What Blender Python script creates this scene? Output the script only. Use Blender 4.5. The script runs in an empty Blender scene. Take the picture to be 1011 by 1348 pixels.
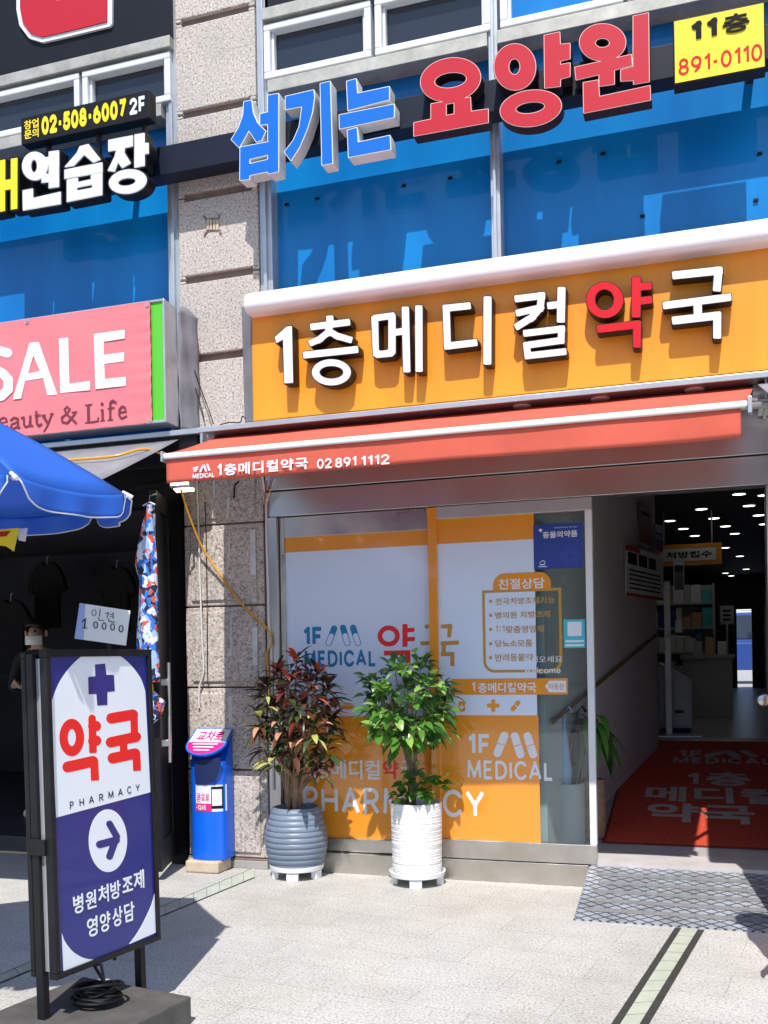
import bpy, bmesh, math, random
import numpy as np
from mathutils import Vector, Matrix
random.seed(7)
S = bpy.context.scene
COL = S.collection
R = math.radians

# ------------------------------------------------------------------ camera, world, sun, exposure
F, CX, CY, EYE, BACK = 1294.0, 505.5, 864.0, 1.45, 6.17
EX = np.array([.9499, .3121, -.0170]); EX /= np.linalg.norm(EX)          # camera axes (right, down, forward) as seen by world x
VX = -np.array([-3436 - CX, 931 - CY, F]); EX = VX / np.linalg.norm(VX)
EY = np.array([930 - CX, 857 - CY, F]); EY = EY - EY.dot(EX) * EX; EY /= np.linalg.norm(EY)
EZ = np.cross(EX, EY)
CAMM = np.array([EX, EY, EZ]).T
CAMP = np.array([0, -BACK, EYE])
cam = bpy.data.cameras.new('camera'); camo = bpy.data.objects.new('camera', cam); COL.objects.link(camo)
rt, dn, fw = CAMM[0], CAMM[1], CAMM[2]
camo.matrix_world = Matrix(((rt[0], -dn[0], -fw[0], 0), (rt[1], -dn[1], -fw[1], -BACK), (rt[2], -dn[2], -fw[2], EYE), (0, 0, 0, 1)))
cam.sensor_fit = 'VERTICAL'; cam.sensor_height = 36; cam.lens = F / 1348 * 36
cam.shift_y = (CY - 674) / 1348; cam.shift_x = 0
cam.clip_start = .05; cam.clip_end = 500
S.camera = camo
SUN = Vector((-.20, 1, -1.63)).normalized()
w = bpy.data.worlds.new('World'); S.world = w; w.use_nodes = True
bg = w.node_tree.nodes['Background']
sky = w.node_tree.nodes.new('ShaderNodeTexSky'); sky.sky_type = 'NISHITA'; sky.sun_disc = False
sky.sun_elevation = math.asin(-SUN.z); sky.sun_rotation = math.atan2(-SUN.x, -SUN.y)
sky.dust_density = .6
w.node_tree.links.new(sky.outputs[0], bg.inputs[0]); bg.inputs[1].default_value = .15
sl = bpy.data.lights.new('sun', 'SUN'); sl.energy = 4.4; sl.angle = R(.5); sl.color = (1, .96, .90)
so = bpy.data.objects.new('sun', sl); COL.objects.link(so); so.rotation_euler = SUN.to_track_quat('-Z', 'Y').to_euler(); so.location = (3, -15, 25)
S.view_settings.view_transform = 'Standard'; S.view_settings.look = 'None'; S.view_settings.exposure = .38; S.view_settings.gamma = 1

# ------------------------------------------------------------------ measuring: photo pixel + known plane -> place
def ray(x, y): return CAMM.T @ np.array([(x - CX) / F, (y - CY) / F, 1.])
class Plane:
    def __init__(s, O, u=(1, 0, 0), v=(0, 0, 1)):
        s.O = np.array(O, float); s.u = np.array(u, float); s.u /= np.linalg.norm(s.u)
        v = np.array(v, float); v -= v.dot(s.u) * s.u; s.v = v / np.linalg.norm(v); s.n = np.cross(s.u, s.v)
    def w(s, x, y):
        r = ray(x, y); t = (s.O - CAMP).dot(s.n) / r.dot(s.n); return CAMP + t * r
    def ab(s, x, y):
        p = s.w(x, y) - s.O; return p.dot(s.u), p.dot(s.v)
    def m(s, off=0.):
        o = s.O + s.n * off
        return Matrix(((s.u[0], s.v[0], s.n[0], o[0]), (s.u[1], s.v[1], s.n[1], o[1]), (s.u[2], s.v[2], s.n[2], o[2]), (0, 0, 0, 1)))
def face(y): return Plane((0, y, 0))
GROUND = Plane((0, 0, 0), (1, 0, 0), (0, 1, 0))
def at(x, y, Y=0.): return face(Y).w(x, y)
def atz(x, y, z=0.): return Plane((0, 0, z), (1, 0, 0), (0, 1, 0)).w(x, y)
def deep(x, y, t): return CAMP + t * (CAMM.T @ np.array([(x - CX) / F, (y - CY) / F, 1.]))

# ------------------------------------------------------------------ things, parts
WM = {}
def tag(o, label=None, cat=None, group=None, kind=None):
    if label: o['label'] = label
    if cat: o['category'] = cat
    if group: o['group'] = group
    if kind: o['kind'] = kind
    return o
def thing(name, label, cat, loc=(0, 0, 0), group=None):
    o = bpy.data.objects.new(name, None); COL.objects.link(o); o.location = [float(c) for c in loc]; o.empty_display_size = .1
    return tag(o, label, cat, group)
def link(name, me, mat, parent=None, mw=None):
    if mat:
        me.materials.clear()
        for m_ in (mat if isinstance(mat, (list, tuple)) else [mat]): me.materials.append(m_)
    o = bpy.data.objects.new(name, me); COL.objects.link(o)
    mw = mw or Matrix()
    if parent:
        o.parent = parent
        o.matrix_parent_inverse = (WM.get(parent.name) or Matrix.Translation(parent.location)).inverted()
    o.matrix_basis = mw; WM[o.name] = mw
    return o
class MB:
    def __init__(s): s.v = []; s.f = []; s.mi = []; s.cur = 0
    def add(s, vs, fs):
        b = len(s.v); s.v += [tuple(map(float, p)) for p in vs]; s.f += [tuple(b + i for i in f_) for f_ in fs]; s.mi += [s.cur] * len(fs); return s
    def box(s, x0, x1, y0, y1, z0, z1):
        x0, x1 = sorted((x0, x1)); y0, y1 = sorted((y0, y1)); z0, z1 = sorted((z0, z1))
        return s.add([(x0, y0, z0), (x1, y0, z0), (x1, y1, z0), (x0, y1, z0), (x0, y0, z1), (x1, y0, z1), (x1, y1, z1), (x0, y1, z1)],
                     [(3, 2, 1, 0), (4, 5, 6, 7), (0, 1, 5, 4), (1, 2, 6, 5), (2, 3, 7, 6), (3, 0, 4, 7)])
    def quad(s, *p): return s.add(p, [tuple(range(len(p)))])
    def obox(s, P, a0, a1, b0, b1, c0, c1):
        k = len(s.v); s.box(a0, a1, b0, b1, c0, c1)
        for i in range(k, len(s.v)): a, b, c = s.v[i]; s.v[i] = tuple(P.O + a * P.u + b * P.v + c * P.n)
        return s
    def slab(s, q, n, d):
        q = [np.array(p, float) for p in q]; n = np.array(n, float); k = len(q)
        return s.add(q + [p + n * d for p in q], [tuple(range(k)), tuple(range(2 * k - 1, k - 1, -1))] + [(i, i + k, (i + 1) % k + k, (i + 1) % k) for i in range(k)])
    def tube(s, pts, r, n=8, cap=True):
        pts = [np.array(p, float) for p in pts]; rings = []; up = np.array([.31, .17, .93])
        for i, p in enumerate(pts):
            d = pts[min(i + 1, len(pts) - 1)] - pts[max(i - 1, 0)]; d = d / (np.linalg.norm(d) + 1e-9)
            a = np.cross(d, up)
            if np.linalg.norm(a) < .15: a = np.cross(d, np.array([1., 0, .2]))
            a /= np.linalg.norm(a); b = np.cross(d, a); rr = r[i] if isinstance(r, (list, tuple)) else r
            rings.append([p + rr * (a * math.cos(2 * math.pi * k / n) + b * math.sin(2 * math.pi * k / n)) for k in range(n)])
        vs = [q for g in rings for q in g]; fs = []
        for i in range(len(pts) - 1):
            for k in range(n): fs.append((i * n + k, i * n + (k + 1) % n, (i + 1) * n + (k + 1) % n, (i + 1) * n + k))
        if cap: fs += [tuple(range(n - 1, -1, -1)), tuple(range((len(pts) - 1) * n, len(pts) * n))]
        return s.add(vs, fs)
    def lathe(s, prof, c=(0, 0, 0), n=48, closed=False):
        vs = []; fs = []
        for r_, z in prof:
            for k in range(n): a = 2 * math.pi * k / n; vs.append((c[0] + r_ * math.cos(a), c[1] + r_ * math.sin(a), c[2] + z))
        for i in range(len(prof) - 1):
            for k in range(n): fs.append((i * n + k, i * n + (k + 1) % n, (i + 1) * n + (k + 1) % n, (i + 1) * n + k))
        fs.append(tuple(range(n - 1, -1, -1))); fs.append(tuple(range((len(prof) - 1) * n, len(prof) * n)))
        return s.add(vs, fs)
    def build(s, name, mat, parent=None, smooth=False, bevel=0, seg=2, ang=40):
        me = bpy.data.meshes.new(name); me.from_pydata(s.v, [], s.f); me.update()
        b = bmesh.new(); b.from_mesh(me); bmesh.ops.recalc_face_normals(b, faces=b.faces); b.to_mesh(me); b.free()
        if smooth:
            me.shade_smooth()
            try: me.set_sharp_from_angle(angle=R(ang))
            except Exception: pass
        o = link(name, me, mat, parent); me.polygons.foreach_set('material_index', s.mi); me.update()
        if bevel:
            m_ = o.modifiers.new('bevel', 'BEVEL'); m_.width = bevel; m_.segments = seg; m_.limit_method = 'ANGLE'; m_.angle_limit = R(40)
        return o

# ------------------------------------------------------------------ materials
def nodes(name):
    m = bpy.data.materials.new(name); m.use_nodes = True
    nt = m.node_tree; return m, nt, nt.nodes['Principled BSDF']
def N(nt, t, **k):
    n = nt.nodes.new('ShaderNode' + t)
    for a, b in k.items(): setattr(n, a, b)
    return n
def pm(name, col, rough=.5, metal=0, spec=.5, coat=0, var=.0, vs=3., bump=0, bs=60., trans=0, rvar=0, stretch=None, emit=None, subs=0):
    m, nt, p = nodes(name); L = nt.links.new
    p.inputs['Base Color'].default_value = (*col, 1); p.inputs['Roughness'].default_value = rough; p.inputs['Metallic'].default_value = metal
    p.inputs['Specular IOR Level'].default_value = spec; p.inputs['Coat Weight'].default_value = coat; p.inputs['Coat Roughness'].default_value = .04
    if emit: p.inputs['Emission Color'].default_value = (*emit[:3], 1); p.inputs['Emission Strength'].default_value = emit[3]
    if var or bump or rvar:
        tc = N(nt, 'TexCoord'); src = tc.outputs['Object']
        if stretch:
            mp = N(nt, 'Mapping'); mp.inputs['Scale'].default_value = stretch; L(src, mp.inputs[0]); src = mp.outputs[0]
    if var or rvar:
        n = N(nt, 'TexNoise'); n.inputs['Scale'].default_value = vs; n.inputs['Detail'].default_value = 8; n.inputs['Roughness'].default_value = .65; L(src, n.inputs[0])
        if var:
            r = N(nt, 'ValToRGB'); r.color_ramp.elements[0].position = .3; r.color_ramp.elements[1].position = .7
            r.color_ramp.elements[0].color = (*[c * (1 - var) for c in col], 1); r.color_ramp.elements[1].color = (*[min(1, c * (1 + var * .6)) for c in col], 1)
            L(n.outputs[0], r.inputs[0]); L(r.outputs[0], p.inputs['Base Color'])
        if rvar:
            q = N(nt, 'MapRange'); q.inputs['From Min'].default_value = .3; q.inputs['From Max'].default_value = .7
            q.inputs['To Min'].default_value = max(.02, rough - rvar); q.inputs['To Max'].default_value = rough + rvar; L(n.outputs[0], q.inputs[0]); L(q.outputs[0], p.inputs['Roughness'])
    if bump:
        n2 = N(nt, 'TexNoise'); n2.inputs['Scale'].default_value = bs; n2.inputs['Detail'].default_value = 4; L(src, n2.inputs[0])
        b = N(nt, 'Bump'); b.inputs['Strength'].default_value = bump; b.inputs['Distance'].default_value = .01; L(n2.outputs[0], b.inputs['Height']); L(b.outputs[0], p.inputs['Normal'])
    return m
def granite(name, base, dark, light, scale=150, wet=.55, stain=.25):
    m, nt, p = nodes(name); L = nt.links.new; tc = N(nt, 'TexCoord')
    n = N(nt, 'TexNoise'); n.inputs['Scale'].default_value = scale; n.inputs['Detail'].default_value = 3; n.inputs['Roughness'].default_value = .7; L(tc.outputs['Object'], n.inputs[0])
    r = N(nt, 'ValToRGB'); e = r.color_ramp.elements; e[0].position = .38; e[0].color = (*dark, 1); e[1].position = .465; e[1].color = (*base, 1)
    k = e.new(.56); k.color = (*base, 1); k = e.new(.64); k.color = (*light, 1); L(n.outputs[0], r.inputs[0])
    n2 = N(nt, 'TexNoise'); n2.inputs['Scale'].default_value = 1.7; n2.inputs['Detail'].default_value = 7; n2.inputs['Roughness'].default_value = .7; L(tc.outputs['Object'], n2.inputs[0])
    r2 = N(nt, 'ValToRGB'); r2.color_ramp.elements[0].position = .3; r2.color_ramp.elements[0].color = (1 - stain,) * 3 + (1,); r2.color_ramp.elements[1].position = .62
    L(n2.outputs[0], r2.inputs[0])
    mx = N(nt, 'MixRGB', blend_type='MULTIPLY'); mx.inputs[0].default_value = 1; L(r.outputs[0], mx.inputs[1]); L(r2.outputs[0], mx.inputs[2])
    L(mx.outputs[0], p.inputs['Base Color']); p.inputs['Roughness'].default_value = wet
    b = N(nt, 'Bump'); b.inputs['Strength'].default_value = .25; b.inputs['Distance'].default_value = .004; L(n.outputs[0], b.inputs['Height']); L(b.outputs[0], p.inputs['Normal'])
    return m, nt, p, mx
def leafm(name, c, r=.3, tr=.25):
    m, nt, p = nodes(name); L = nt.links.new
    p.inputs['Base Color'].default_value = (*c, 1); p.inputs['Roughness'].default_value = r; p.inputs['Specular IOR Level'].default_value = .5
    t = N(nt, 'BsdfTranslucent'); t.inputs[0].default_value = (*[min(1, q * 1.6) for q in c], 1)
    x = N(nt, 'MixShader'); x.inputs[0].default_value = tr; L(p.outputs[0], x.inputs[1]); L(t.outputs[0], x.inputs[2]); L(x.outputs[0], nt.nodes['Material Output'].inputs[0])
    return m
M = {}
M['stone'] = granite('pillar_granite', (.53, .47, .42), (.22, .17, .155), (.74, .68, .64), 68, .6, .20)[0]
M['groove'] = pm('groove_stone', (.22, .15, .12), .8, var=.3, vs=8)
m, nt, p, mx = granite('pavement_granite', (.53, .515, .485), (.27, .265, .25), (.68, .665, .64), 85, .75, .16)
L = nt.links.new; tc = N(nt, 'TexCoord'); mp = N(nt, 'Mapping'); L(tc.outputs['Object'], mp.inputs[0]); mp.inputs['Rotation'].default_value = (0, 0, R(8))
br = N(nt, 'TexBrick'); br.inputs['Scale'].default_value = 1; br.inputs['Brick Width'].default_value = .60; br.inputs['Row Height'].default_value = .30; br.inputs['Mortar Size'].default_value = .0025
br.inputs['Mortar Smooth'].default_value = .3; br.inputs['Color1'].default_value = (1, 1, 1, 1); br.inputs['Color2'].default_value = (.93, .935, .94, 1); br.inputs['Mortar'].default_value = (.72, .705, .67, 1); br.inputs['Bias'].default_value = -.3
L(mp.outputs[0], br.inputs[0])
mx2 = N(nt, 'MixRGB', blend_type='MULTIPLY'); mx2.inputs[0].default_value = 1; L(mx.outputs[0], mx2.inputs[1]); L(br.outputs['Color'], mx2.inputs[2])
vo = N(nt, 'TexVoronoi'); vo.inputs['Scale'].default_value = 2.6; L(tc.outputs['Object'], vo.inputs[0]); vr = N(nt, 'ValToRGB'); vr.color_ramp.elements[0].position = .030; vr.color_ramp.elements[0].color = (.70, .67, .63, 1); vr.color_ramp.elements[1].position = .055; L(vo.outputs['Distance'], vr.inputs[0])
ns = N(nt, 'TexNoise'); ns.inputs['Scale'].default_value = .55; ns.inputs['Detail'].default_value = 9; ns.inputs['Roughness'].default_value = .75; L(tc.outputs['Object'], ns.inputs[0]); nr_ = N(nt, 'ValToRGB'); nr_.color_ramp.elements[0].position = .38; nr_.color_ramp.elements[0].color = (.86, .845, .815, 1); nr_.color_ramp.elements[1].position = .55; L(ns.outputs[0], nr_.inputs[0])
mx3 = N(nt, 'MixRGB', blend_type='MULTIPLY'); mx3.inputs[0].default_value = 1; L(mx2.outputs[0], mx3.inputs[1]); L(vr.outputs[0], mx3.inputs[2]); mx4 = N(nt, 'MixRGB', blend_type='MULTIPLY'); mx4.inputs[0].default_value = 1; L(mx3.outputs[0], mx4.inputs[1]); L(nr_.outputs[0], mx4.inputs[2]); L(mx4.outputs[0], p.inputs['Base Color'])
M['pave'] = m
M['asphalt'] = pm('asphalt', (.05, .05, .052), .9, var=.3, vs=20, bump=.3)
M['strip'] = pm('pale_green_tile', (.45, .48, .39), .5, var=.15, vs=9)
M['stripd'] = pm('dark_strip', (.045, .045, .04), .6, var=.3, vs=12)
M['steel'] = pm('brushed_stainless', (.62, .60, .585), .33, 1, rvar=.06, vs=1.5)
M['steel2'] = pm('scuffed_stainless', (.60, .57, .52), .36, 1, rvar=.12, vs=4, var=.18, bump=.03, bs=25)
M['alu'] = pm('aluminium_trim', (.52, .54, .57), .38, .6, var=.14, vs=5)
M['alud'] = pm('weathered_sill', (.42, .41, .37), .55, .3, var=.3, vs=7)
M['wfr'] = pm('white_window_frame', (.68, .70, .73), .4, var=.10, vs=4)
M['dglass'] = pm('dark_glass', (.018, .024, .035), .06, 0, .7)
M['navyp'] = pm('navy_panel', (.006, .007, .012), .5, var=.3, vs=3, spec=.25)
M['beam'] = pm('navy_beam', (.008, .012, .026), .45, var=.25, vs=5, spec=.25)
M['orange'] = pm('orange_panel', (.84, .30, .014), .42, var=.10, vs=5, stretch=(1, 1, .12), rvar=.08)
M['ofilm'] = pm('orange_film', (.80, .29, .015), .25, coat=1, var=.04, vs=1.5)
M['wfilm'] = pm('white_film', (.66, .76, .94), .3, coat=1, var=.03, vs=1)
M['white'] = pm('white_acrylic', (.80, .81, .84), .3)
M['whitec'] = pm('white_canopy', (.80, .79, .80), .35, var=.05, vs=3)
M['bright'] = pm('white_print', (.72, .745, .80), .5)
M['choc'] = pm('dark_letter_side', (.022, .012, .011), .45, spec=.25)
M['red'] = pm('red_acrylic', (.60, .004, .007), .25)
M['blue'] = pm('blue_acrylic', (.005, .135, .55), .45, spec=.25)
M['coral'] = pm('coral_acrylic', (.47, .018, .034), .45, spec=.25)
M['pinkrim'] = pm('pale_rim', (.80, .50, .45), .4)
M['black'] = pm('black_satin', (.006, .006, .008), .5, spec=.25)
M['bmetal'] = pm('black_metal', (.009, .009, .011), .5, var=.5, vs=9, bump=.05, spec=.3)
M['yellow'] = pm('yellow_face', (.86, .66, .02), .35)
M['yred'] = pm('red_print', (.52, .018, .010), .5, spec=.2)
M['awn'] = pm('red_awning_cloth', (.60, .115, .075), .85, var=.12, vs=2.5, bump=.12, bs=240, spec=.2)
M['pink'] = pm('pink_banner', (.80, .20, .225), .6, var=.06, vs=2, bump=.0, spec=.3)
M['plum'] = pm('plum_print', (.16, .025, .045), .6)
M['green'] = pm('green_strip', (.10, .52, .03), .4)
M['greycloth'] = pm('grey_cloth', (.22, .22, .24), .7, var=.25, vs=4, bump=.3, bs=12)
M['ublue'] = pm('blue_canopy_cloth', (.050, .135, .60), .6, var=.12, vs=4, bump=.15, bs=9, spec=.3)
M['upipe'] = pm('white_piping', (.52, .54, .60), .6)
M['signblue'] = pm('ultramarine_print', (.010, .018, .19), .35, coat=.3)
M['signwhite'] = pm('sign_white', (.76, .80, .86), .35, coat=.3)
M['signred'] = pm('sign_red', (.80, .012, .014), .35, coat=.3)
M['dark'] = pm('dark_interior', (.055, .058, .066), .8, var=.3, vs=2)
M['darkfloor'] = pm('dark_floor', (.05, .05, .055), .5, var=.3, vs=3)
M['ublue'] = leafm('blue_canopy_cloth', (.026, .150, .60), .6, .28)
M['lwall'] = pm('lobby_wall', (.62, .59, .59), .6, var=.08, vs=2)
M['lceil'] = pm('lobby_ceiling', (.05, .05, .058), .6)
M['lfloor'] = pm('lobby_floor', (.40, .37, .37), .3, var=.15, vs=5)
M['sillstone'] = pm('marble_sill', (.58, .54, .53), .35, var=.15, vs=6)
M['mat'] = pm('red_mat', (.52, .070, .040), .95, var=.25, vs=40, bump=.4, bs=300, spec=.1)
M['matw'] = pm('grey_mat_letters', (.50, .42, .40), .95, var=.2, vs=60, bump=.4, bs=300, spec=.1)
M['lamp'] = pm('lamp_face', (1, 1, 1), .5, emit=(1, .97, .9, 4))
M['flood'] = pm('flood_face', (1, .9, .6), .5, emit=(1, .82, .42, 3.2))
M['cyan'] = pm('blue_film_print', (.004, .19, .42), .35, coat=.4)
M['gold'] = pm('gold_film_print', (.50, .26, .035), .4, coat=.4)
M['poster'] = pm('blue_poster_print', (.018, .045, .30), .35, coat=.4)
M['postern'] = pm('navy_print', (.03, .06, .34), .35)
M['teal'] = pm('teal_sticker', (.05, .48, .60), .4)
M['bluebox'] = pm('blue_enamel', (.004, .13, .80), .35, var=.05, vs=5, coat=.2)
M['navyhole'] = pm('navy_recess', (.008, .02, .09), .5)
M['magenta'] = pm('magenta_print', (.75, .02, .22), .4)
M['woodblk'] = pm('pale_wood_block', (.55, .44, .33), .7, var=.25, vs=12)
M['potg'] = pm('slate_blue_glaze', (.17, .215, .285), .42, var=.15, vs=7)
M['potw'] = pm('white_glaze', (.82, .82, .81), .4)
M['plast'] = pm('white_plastic', (.78, .79, .81), .4, var=.05, vs=6)
M['soil'] = pm('soil', (.05, .035, .025), .95, var=.4, vs=30, bump=.6, bs=60)
M['bark'] = pm('tan_bark', (.30, .19, .12), .8, var=.35, vs=18, bump=.5, bs=50)
M['bark2'] = pm('grey_bark', (.22, .17, .11), .85, var=.4, vs=22, bump=.6, bs=60)
LEAF = [leafm('croton_dark', (.045, .022, .020), .32), leafm('croton_green', (.050, .085, .028), .34), leafm('croton_wine', (.17, .024, .024), .34), leafm('croton_red', (.62, .11, .04), .38),
        leafm('croton_lime', (.48, .50, .14), .38), leafm('croton_pink', (.66, .32, .20), .38), leafm('croton_brown', (.13, .055, .032), .34)]
GREEN = [leafm('leaf_green', (.085, .23, .032), .25), leafm('leaf_mid', (.050, .155, .024), .28), leafm('leaf_light', (.26, .43, .10), .25), leafm('leaf_deep', (.025, .085, .018), .3)]
M['ycable'] = pm('yellow_cable', (.72, .33, .02), .4)
M['wcable'] = pm('white_cable', (.68, .68, .67), .4)
M['rcable'] = pm('red_cable', (.5, .03, .02), .4)
M['skin'] = pm('skin', (.50, .30, .22), .5, var=.05)
M['hair'] = pm('black_hair', (.012, .010, .009), .4)
M['cloth'] = pm('black_cloth', (.012, .012, .014), .9, var=.3, vs=5)
M['navycl'] = pm('navy_cloth', (.02, .025, .05), .9, var=.3, vs=5)
M['tape'] = pm('old_white_tape', (.62, .63, .64), .6, var=.25, vs=9)
M['card'] = pm('white_card', (.80, .81, .80), .6)
M['cardb'] = pm('pale_blue_edge', (.35, .45, .75), .6)
M['ink'] = pm('black_ink', (.010, .010, .012), .7, spec=.15)
M['timber'] = pm('timber_strip', (.22, .12, .07), .5, var=.2, vs=9)
M['van'] = pm('blue_van_paint', (.03, .07, .26), .3, coat=.3)
M['conc'] = pm('concrete', (.36, .35, .34), .85, var=.2, vs=4)
def glass(name, tint, base=.04, gain=1.):
    m = bpy.data.materials.new(name); m.use_nodes = True; nt = m.node_tree; L = nt.links.new
    nt.nodes.remove(nt.nodes['Principled BSDF'])
    t = N(nt, 'BsdfTransparent'); t.inputs[0].default_value = (*tint, 1); g = N(nt, 'BsdfGlossy'); g.inputs['Roughness'].default_value = .01
    f = N(nt, 'Fresnel'); ge = N(nt, 'NewGeometry'); io = N(nt, 'MapRange'); io.inputs['To Min'].default_value = 1.5; io.inputs['To Max'].default_value = 1 / 1.5
    L(ge.outputs['Backfacing'], io.inputs[0]); L(io.outputs[0], f.inputs[0]); x = N(nt, 'MixShader'); mu = N(nt, 'Math', operation='MULTIPLY'); mu.inputs[1].default_value = gain
    L(f.outputs[0], mu.inputs[0]); L(mu.outputs[0], x.inputs[0]); L(t.outputs[0], x.inputs[1]); L(g.outputs[0], x.inputs[2]); L(x.outputs[0], nt.nodes['Material Output'].inputs[0]); return m
M['glass'] = glass('clear_glass', (.80, .88, .88), gain=1.3)
m, nt, p = nodes('blue_window_film'); L = nt.links.new       # blue solar film seen through a glass skin: streaks where the film has aged
tc = N(nt, 'TexCoord'); mp = N(nt, 'Mapping'); mp.inputs['Scale'].default_value = (1.6, 1, .25); L(tc.outputs['Object'], mp.inputs[0])
n = N(nt, 'TexNoise'); n.inputs['Scale'].default_value = 1.2; n.inputs['Detail'].default_value = 5; L(mp.outputs[0], n.inputs[0])
r = N(nt, 'ValToRGB'); r.color_ramp.elements[0].position = .35; r.color_ramp.elements[0].color = (.002, .135, .42, 1); r.color_ramp.elements[1].position = .7; r.color_ramp.elements[1].color = (.004, .22, .58, 1)
L(n.outputs[0], r.inputs[0]); L(r.outputs[0], p.inputs['Base Color']); p.inputs['Roughness'].default_value = .35; p.inputs['Specular IOR Level'].default_value = .15; p.inputs['Coat Weight'].default_value = .8; p.inputs['Coat Roughness'].default_value = .03; p.inputs['Coat IOR'].default_value = 1.35
M['bluewin'] = m
m, nt, p = nodes('checker_plate'); L = nt.links.new; tc = N(nt, 'TexCoord'); hs = []
for a in (35, -35):
    mp = N(nt, 'Mapping'); mp.inputs['Rotation'].default_value = (0, 0, R(a)); L(tc.outputs['Object'], mp.inputs[0])
    wv = N(nt, 'TexWave'); wv.wave_type = 'BANDS'; wv.bands_direction = 'Y'; wv.inputs['Scale'].default_value = 6.0; L(mp.outputs[0], wv.inputs[0])
    rr = N(nt, 'ValToRGB'); rr.color_ramp.elements[0].position = .88; rr.color_ramp.elements[1].position = .97; L(wv.outputs[0], rr.inputs[0]); hs.append(rr)
mxx = N(nt, 'MixRGB', blend_type='LIGHTEN'); mxx.inputs[0].default_value = 1; L(hs[0].outputs[0], mxx.inputs[1]); L(hs[1].outputs[0], mxx.inputs[2])
cr = N(nt, 'ValToRGB'); cr.color_ramp.elements[0].color = (.50, .53, .58, 1); cr.color_ramp.elements[1].color = (.085, .093, .115, 1); L(mxx.outputs[0], cr.inputs[0])
nn = N(nt, 'TexNoise'); nn.inputs['Scale'].default_value = 6; nn.inputs['Detail'].default_value = 7; L(tc.outputs['Object'], nn.inputs[0]); n3 = N(nt, 'ValToRGB'); n3.color_ramp.elements[0].position = .35; n3.color_ramp.elements[0].color = (.62, .62, .62, 1); n3.color_ramp.elements[1].position = .65; L(nn.outputs[0], n3.inputs[0])
my = N(nt, 'MixRGB', blend_type='MULTIPLY'); my.inputs[0].default_value = 1; L(cr.outputs[0], my.inputs[1]); L(n3.outputs[0], my.inputs[2]); L(my.outputs[0], p.inputs['Base Color'])
p.inputs['Metallic'].default_value = .35; p.inputs['Roughness'].default_value = .45
b = N(nt, 'Bump'); b.invert = True; b.inputs['Strength'].default_value = .7; b.inputs['Distance'].default_value = .006; L(mxx.outputs[0], b.inputs['Height']); L(b.outputs[0], p.inputs['Normal'])
M['checker'] = m
m, nt, p = nodes('leaf_print_cloth'); L = nt.links.new; tc = N(nt, 'TexCoord'); mp = N(nt, 'Mapping'); mp.inputs['Scale'].default_value = (1, 1, .55); mp.inputs['Rotation'].default_value = (.3, .5, .4); L(tc.outputs['Object'], mp.inputs[0])
wn = N(nt, 'TexNoise'); wn.inputs['Scale'].default_value = 16; wn.inputs['Detail'].default_value = 2; L(tc.outputs['Object'], wn.inputs[0]); wa = N(nt, 'VectorMath', operation='SCALE'); wa.inputs['Scale'].default_value = .09; L(wn.outputs['Color'], wa.inputs[0]); wb = N(nt, 'VectorMath', operation='ADD'); L(mp.outputs[0], wb.inputs[0]); L(wa.outputs[0], wb.inputs[1])
vo = N(nt, 'TexVoronoi'); vo.inputs['Scale'].default_value = 36; L(wb.outputs[0], vo.inputs[0]); se = N(nt, 'SeparateColor'); L(vo.outputs['Color'], se.inputs[0])
r = N(nt, 'ValToRGB'); r.color_ramp.interpolation = 'CONSTANT'; e = r.color_ramp.elements; e[0].color = (.012, .018, .05, 1); e[1].position = .24; e[1].color = (.03, .16, .62, 1)
for q, c in ((.45, (.62, .66, .78, 1)), (.66, (.62, .09, .05, 1)), (.82, (.32, .47, .76, 1))): k = e.new(q); k.color = c
L(se.outputs[0], r.inputs[0]); L(r.outputs[0], p.inputs['Base Color']); p.inputs['Roughness'].default_value = .85
M['print'] = m
m, nt, p = nodes('pleated_print'); L = nt.links.new; tc = N(nt, 'TexCoord'); vo = N(nt, 'TexVoronoi'); vo.inputs['Scale'].default_value = 20; L(tc.outputs['Object'], vo.inputs[0]); se = N(nt, 'SeparateColor'); L(vo.outputs['Color'], se.inputs[0])
r = N(nt, 'ValToRGB'); r.color_ramp.interpolation = 'CONSTANT'; e = r.color_ramp.elements; e[0].color = (.25, .02, .03, 1); e[1].position = .4; e[1].color = (.5, .5, .52, 1); k = e.new(.7); k.color = (.03, .03, .06, 1)
L(se.outputs[0], r.inputs[0]); L(r.outputs[0], p.inputs['Base Color']); p.inputs['Roughness'].default_value = .9
M['trouser'] = m

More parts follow.
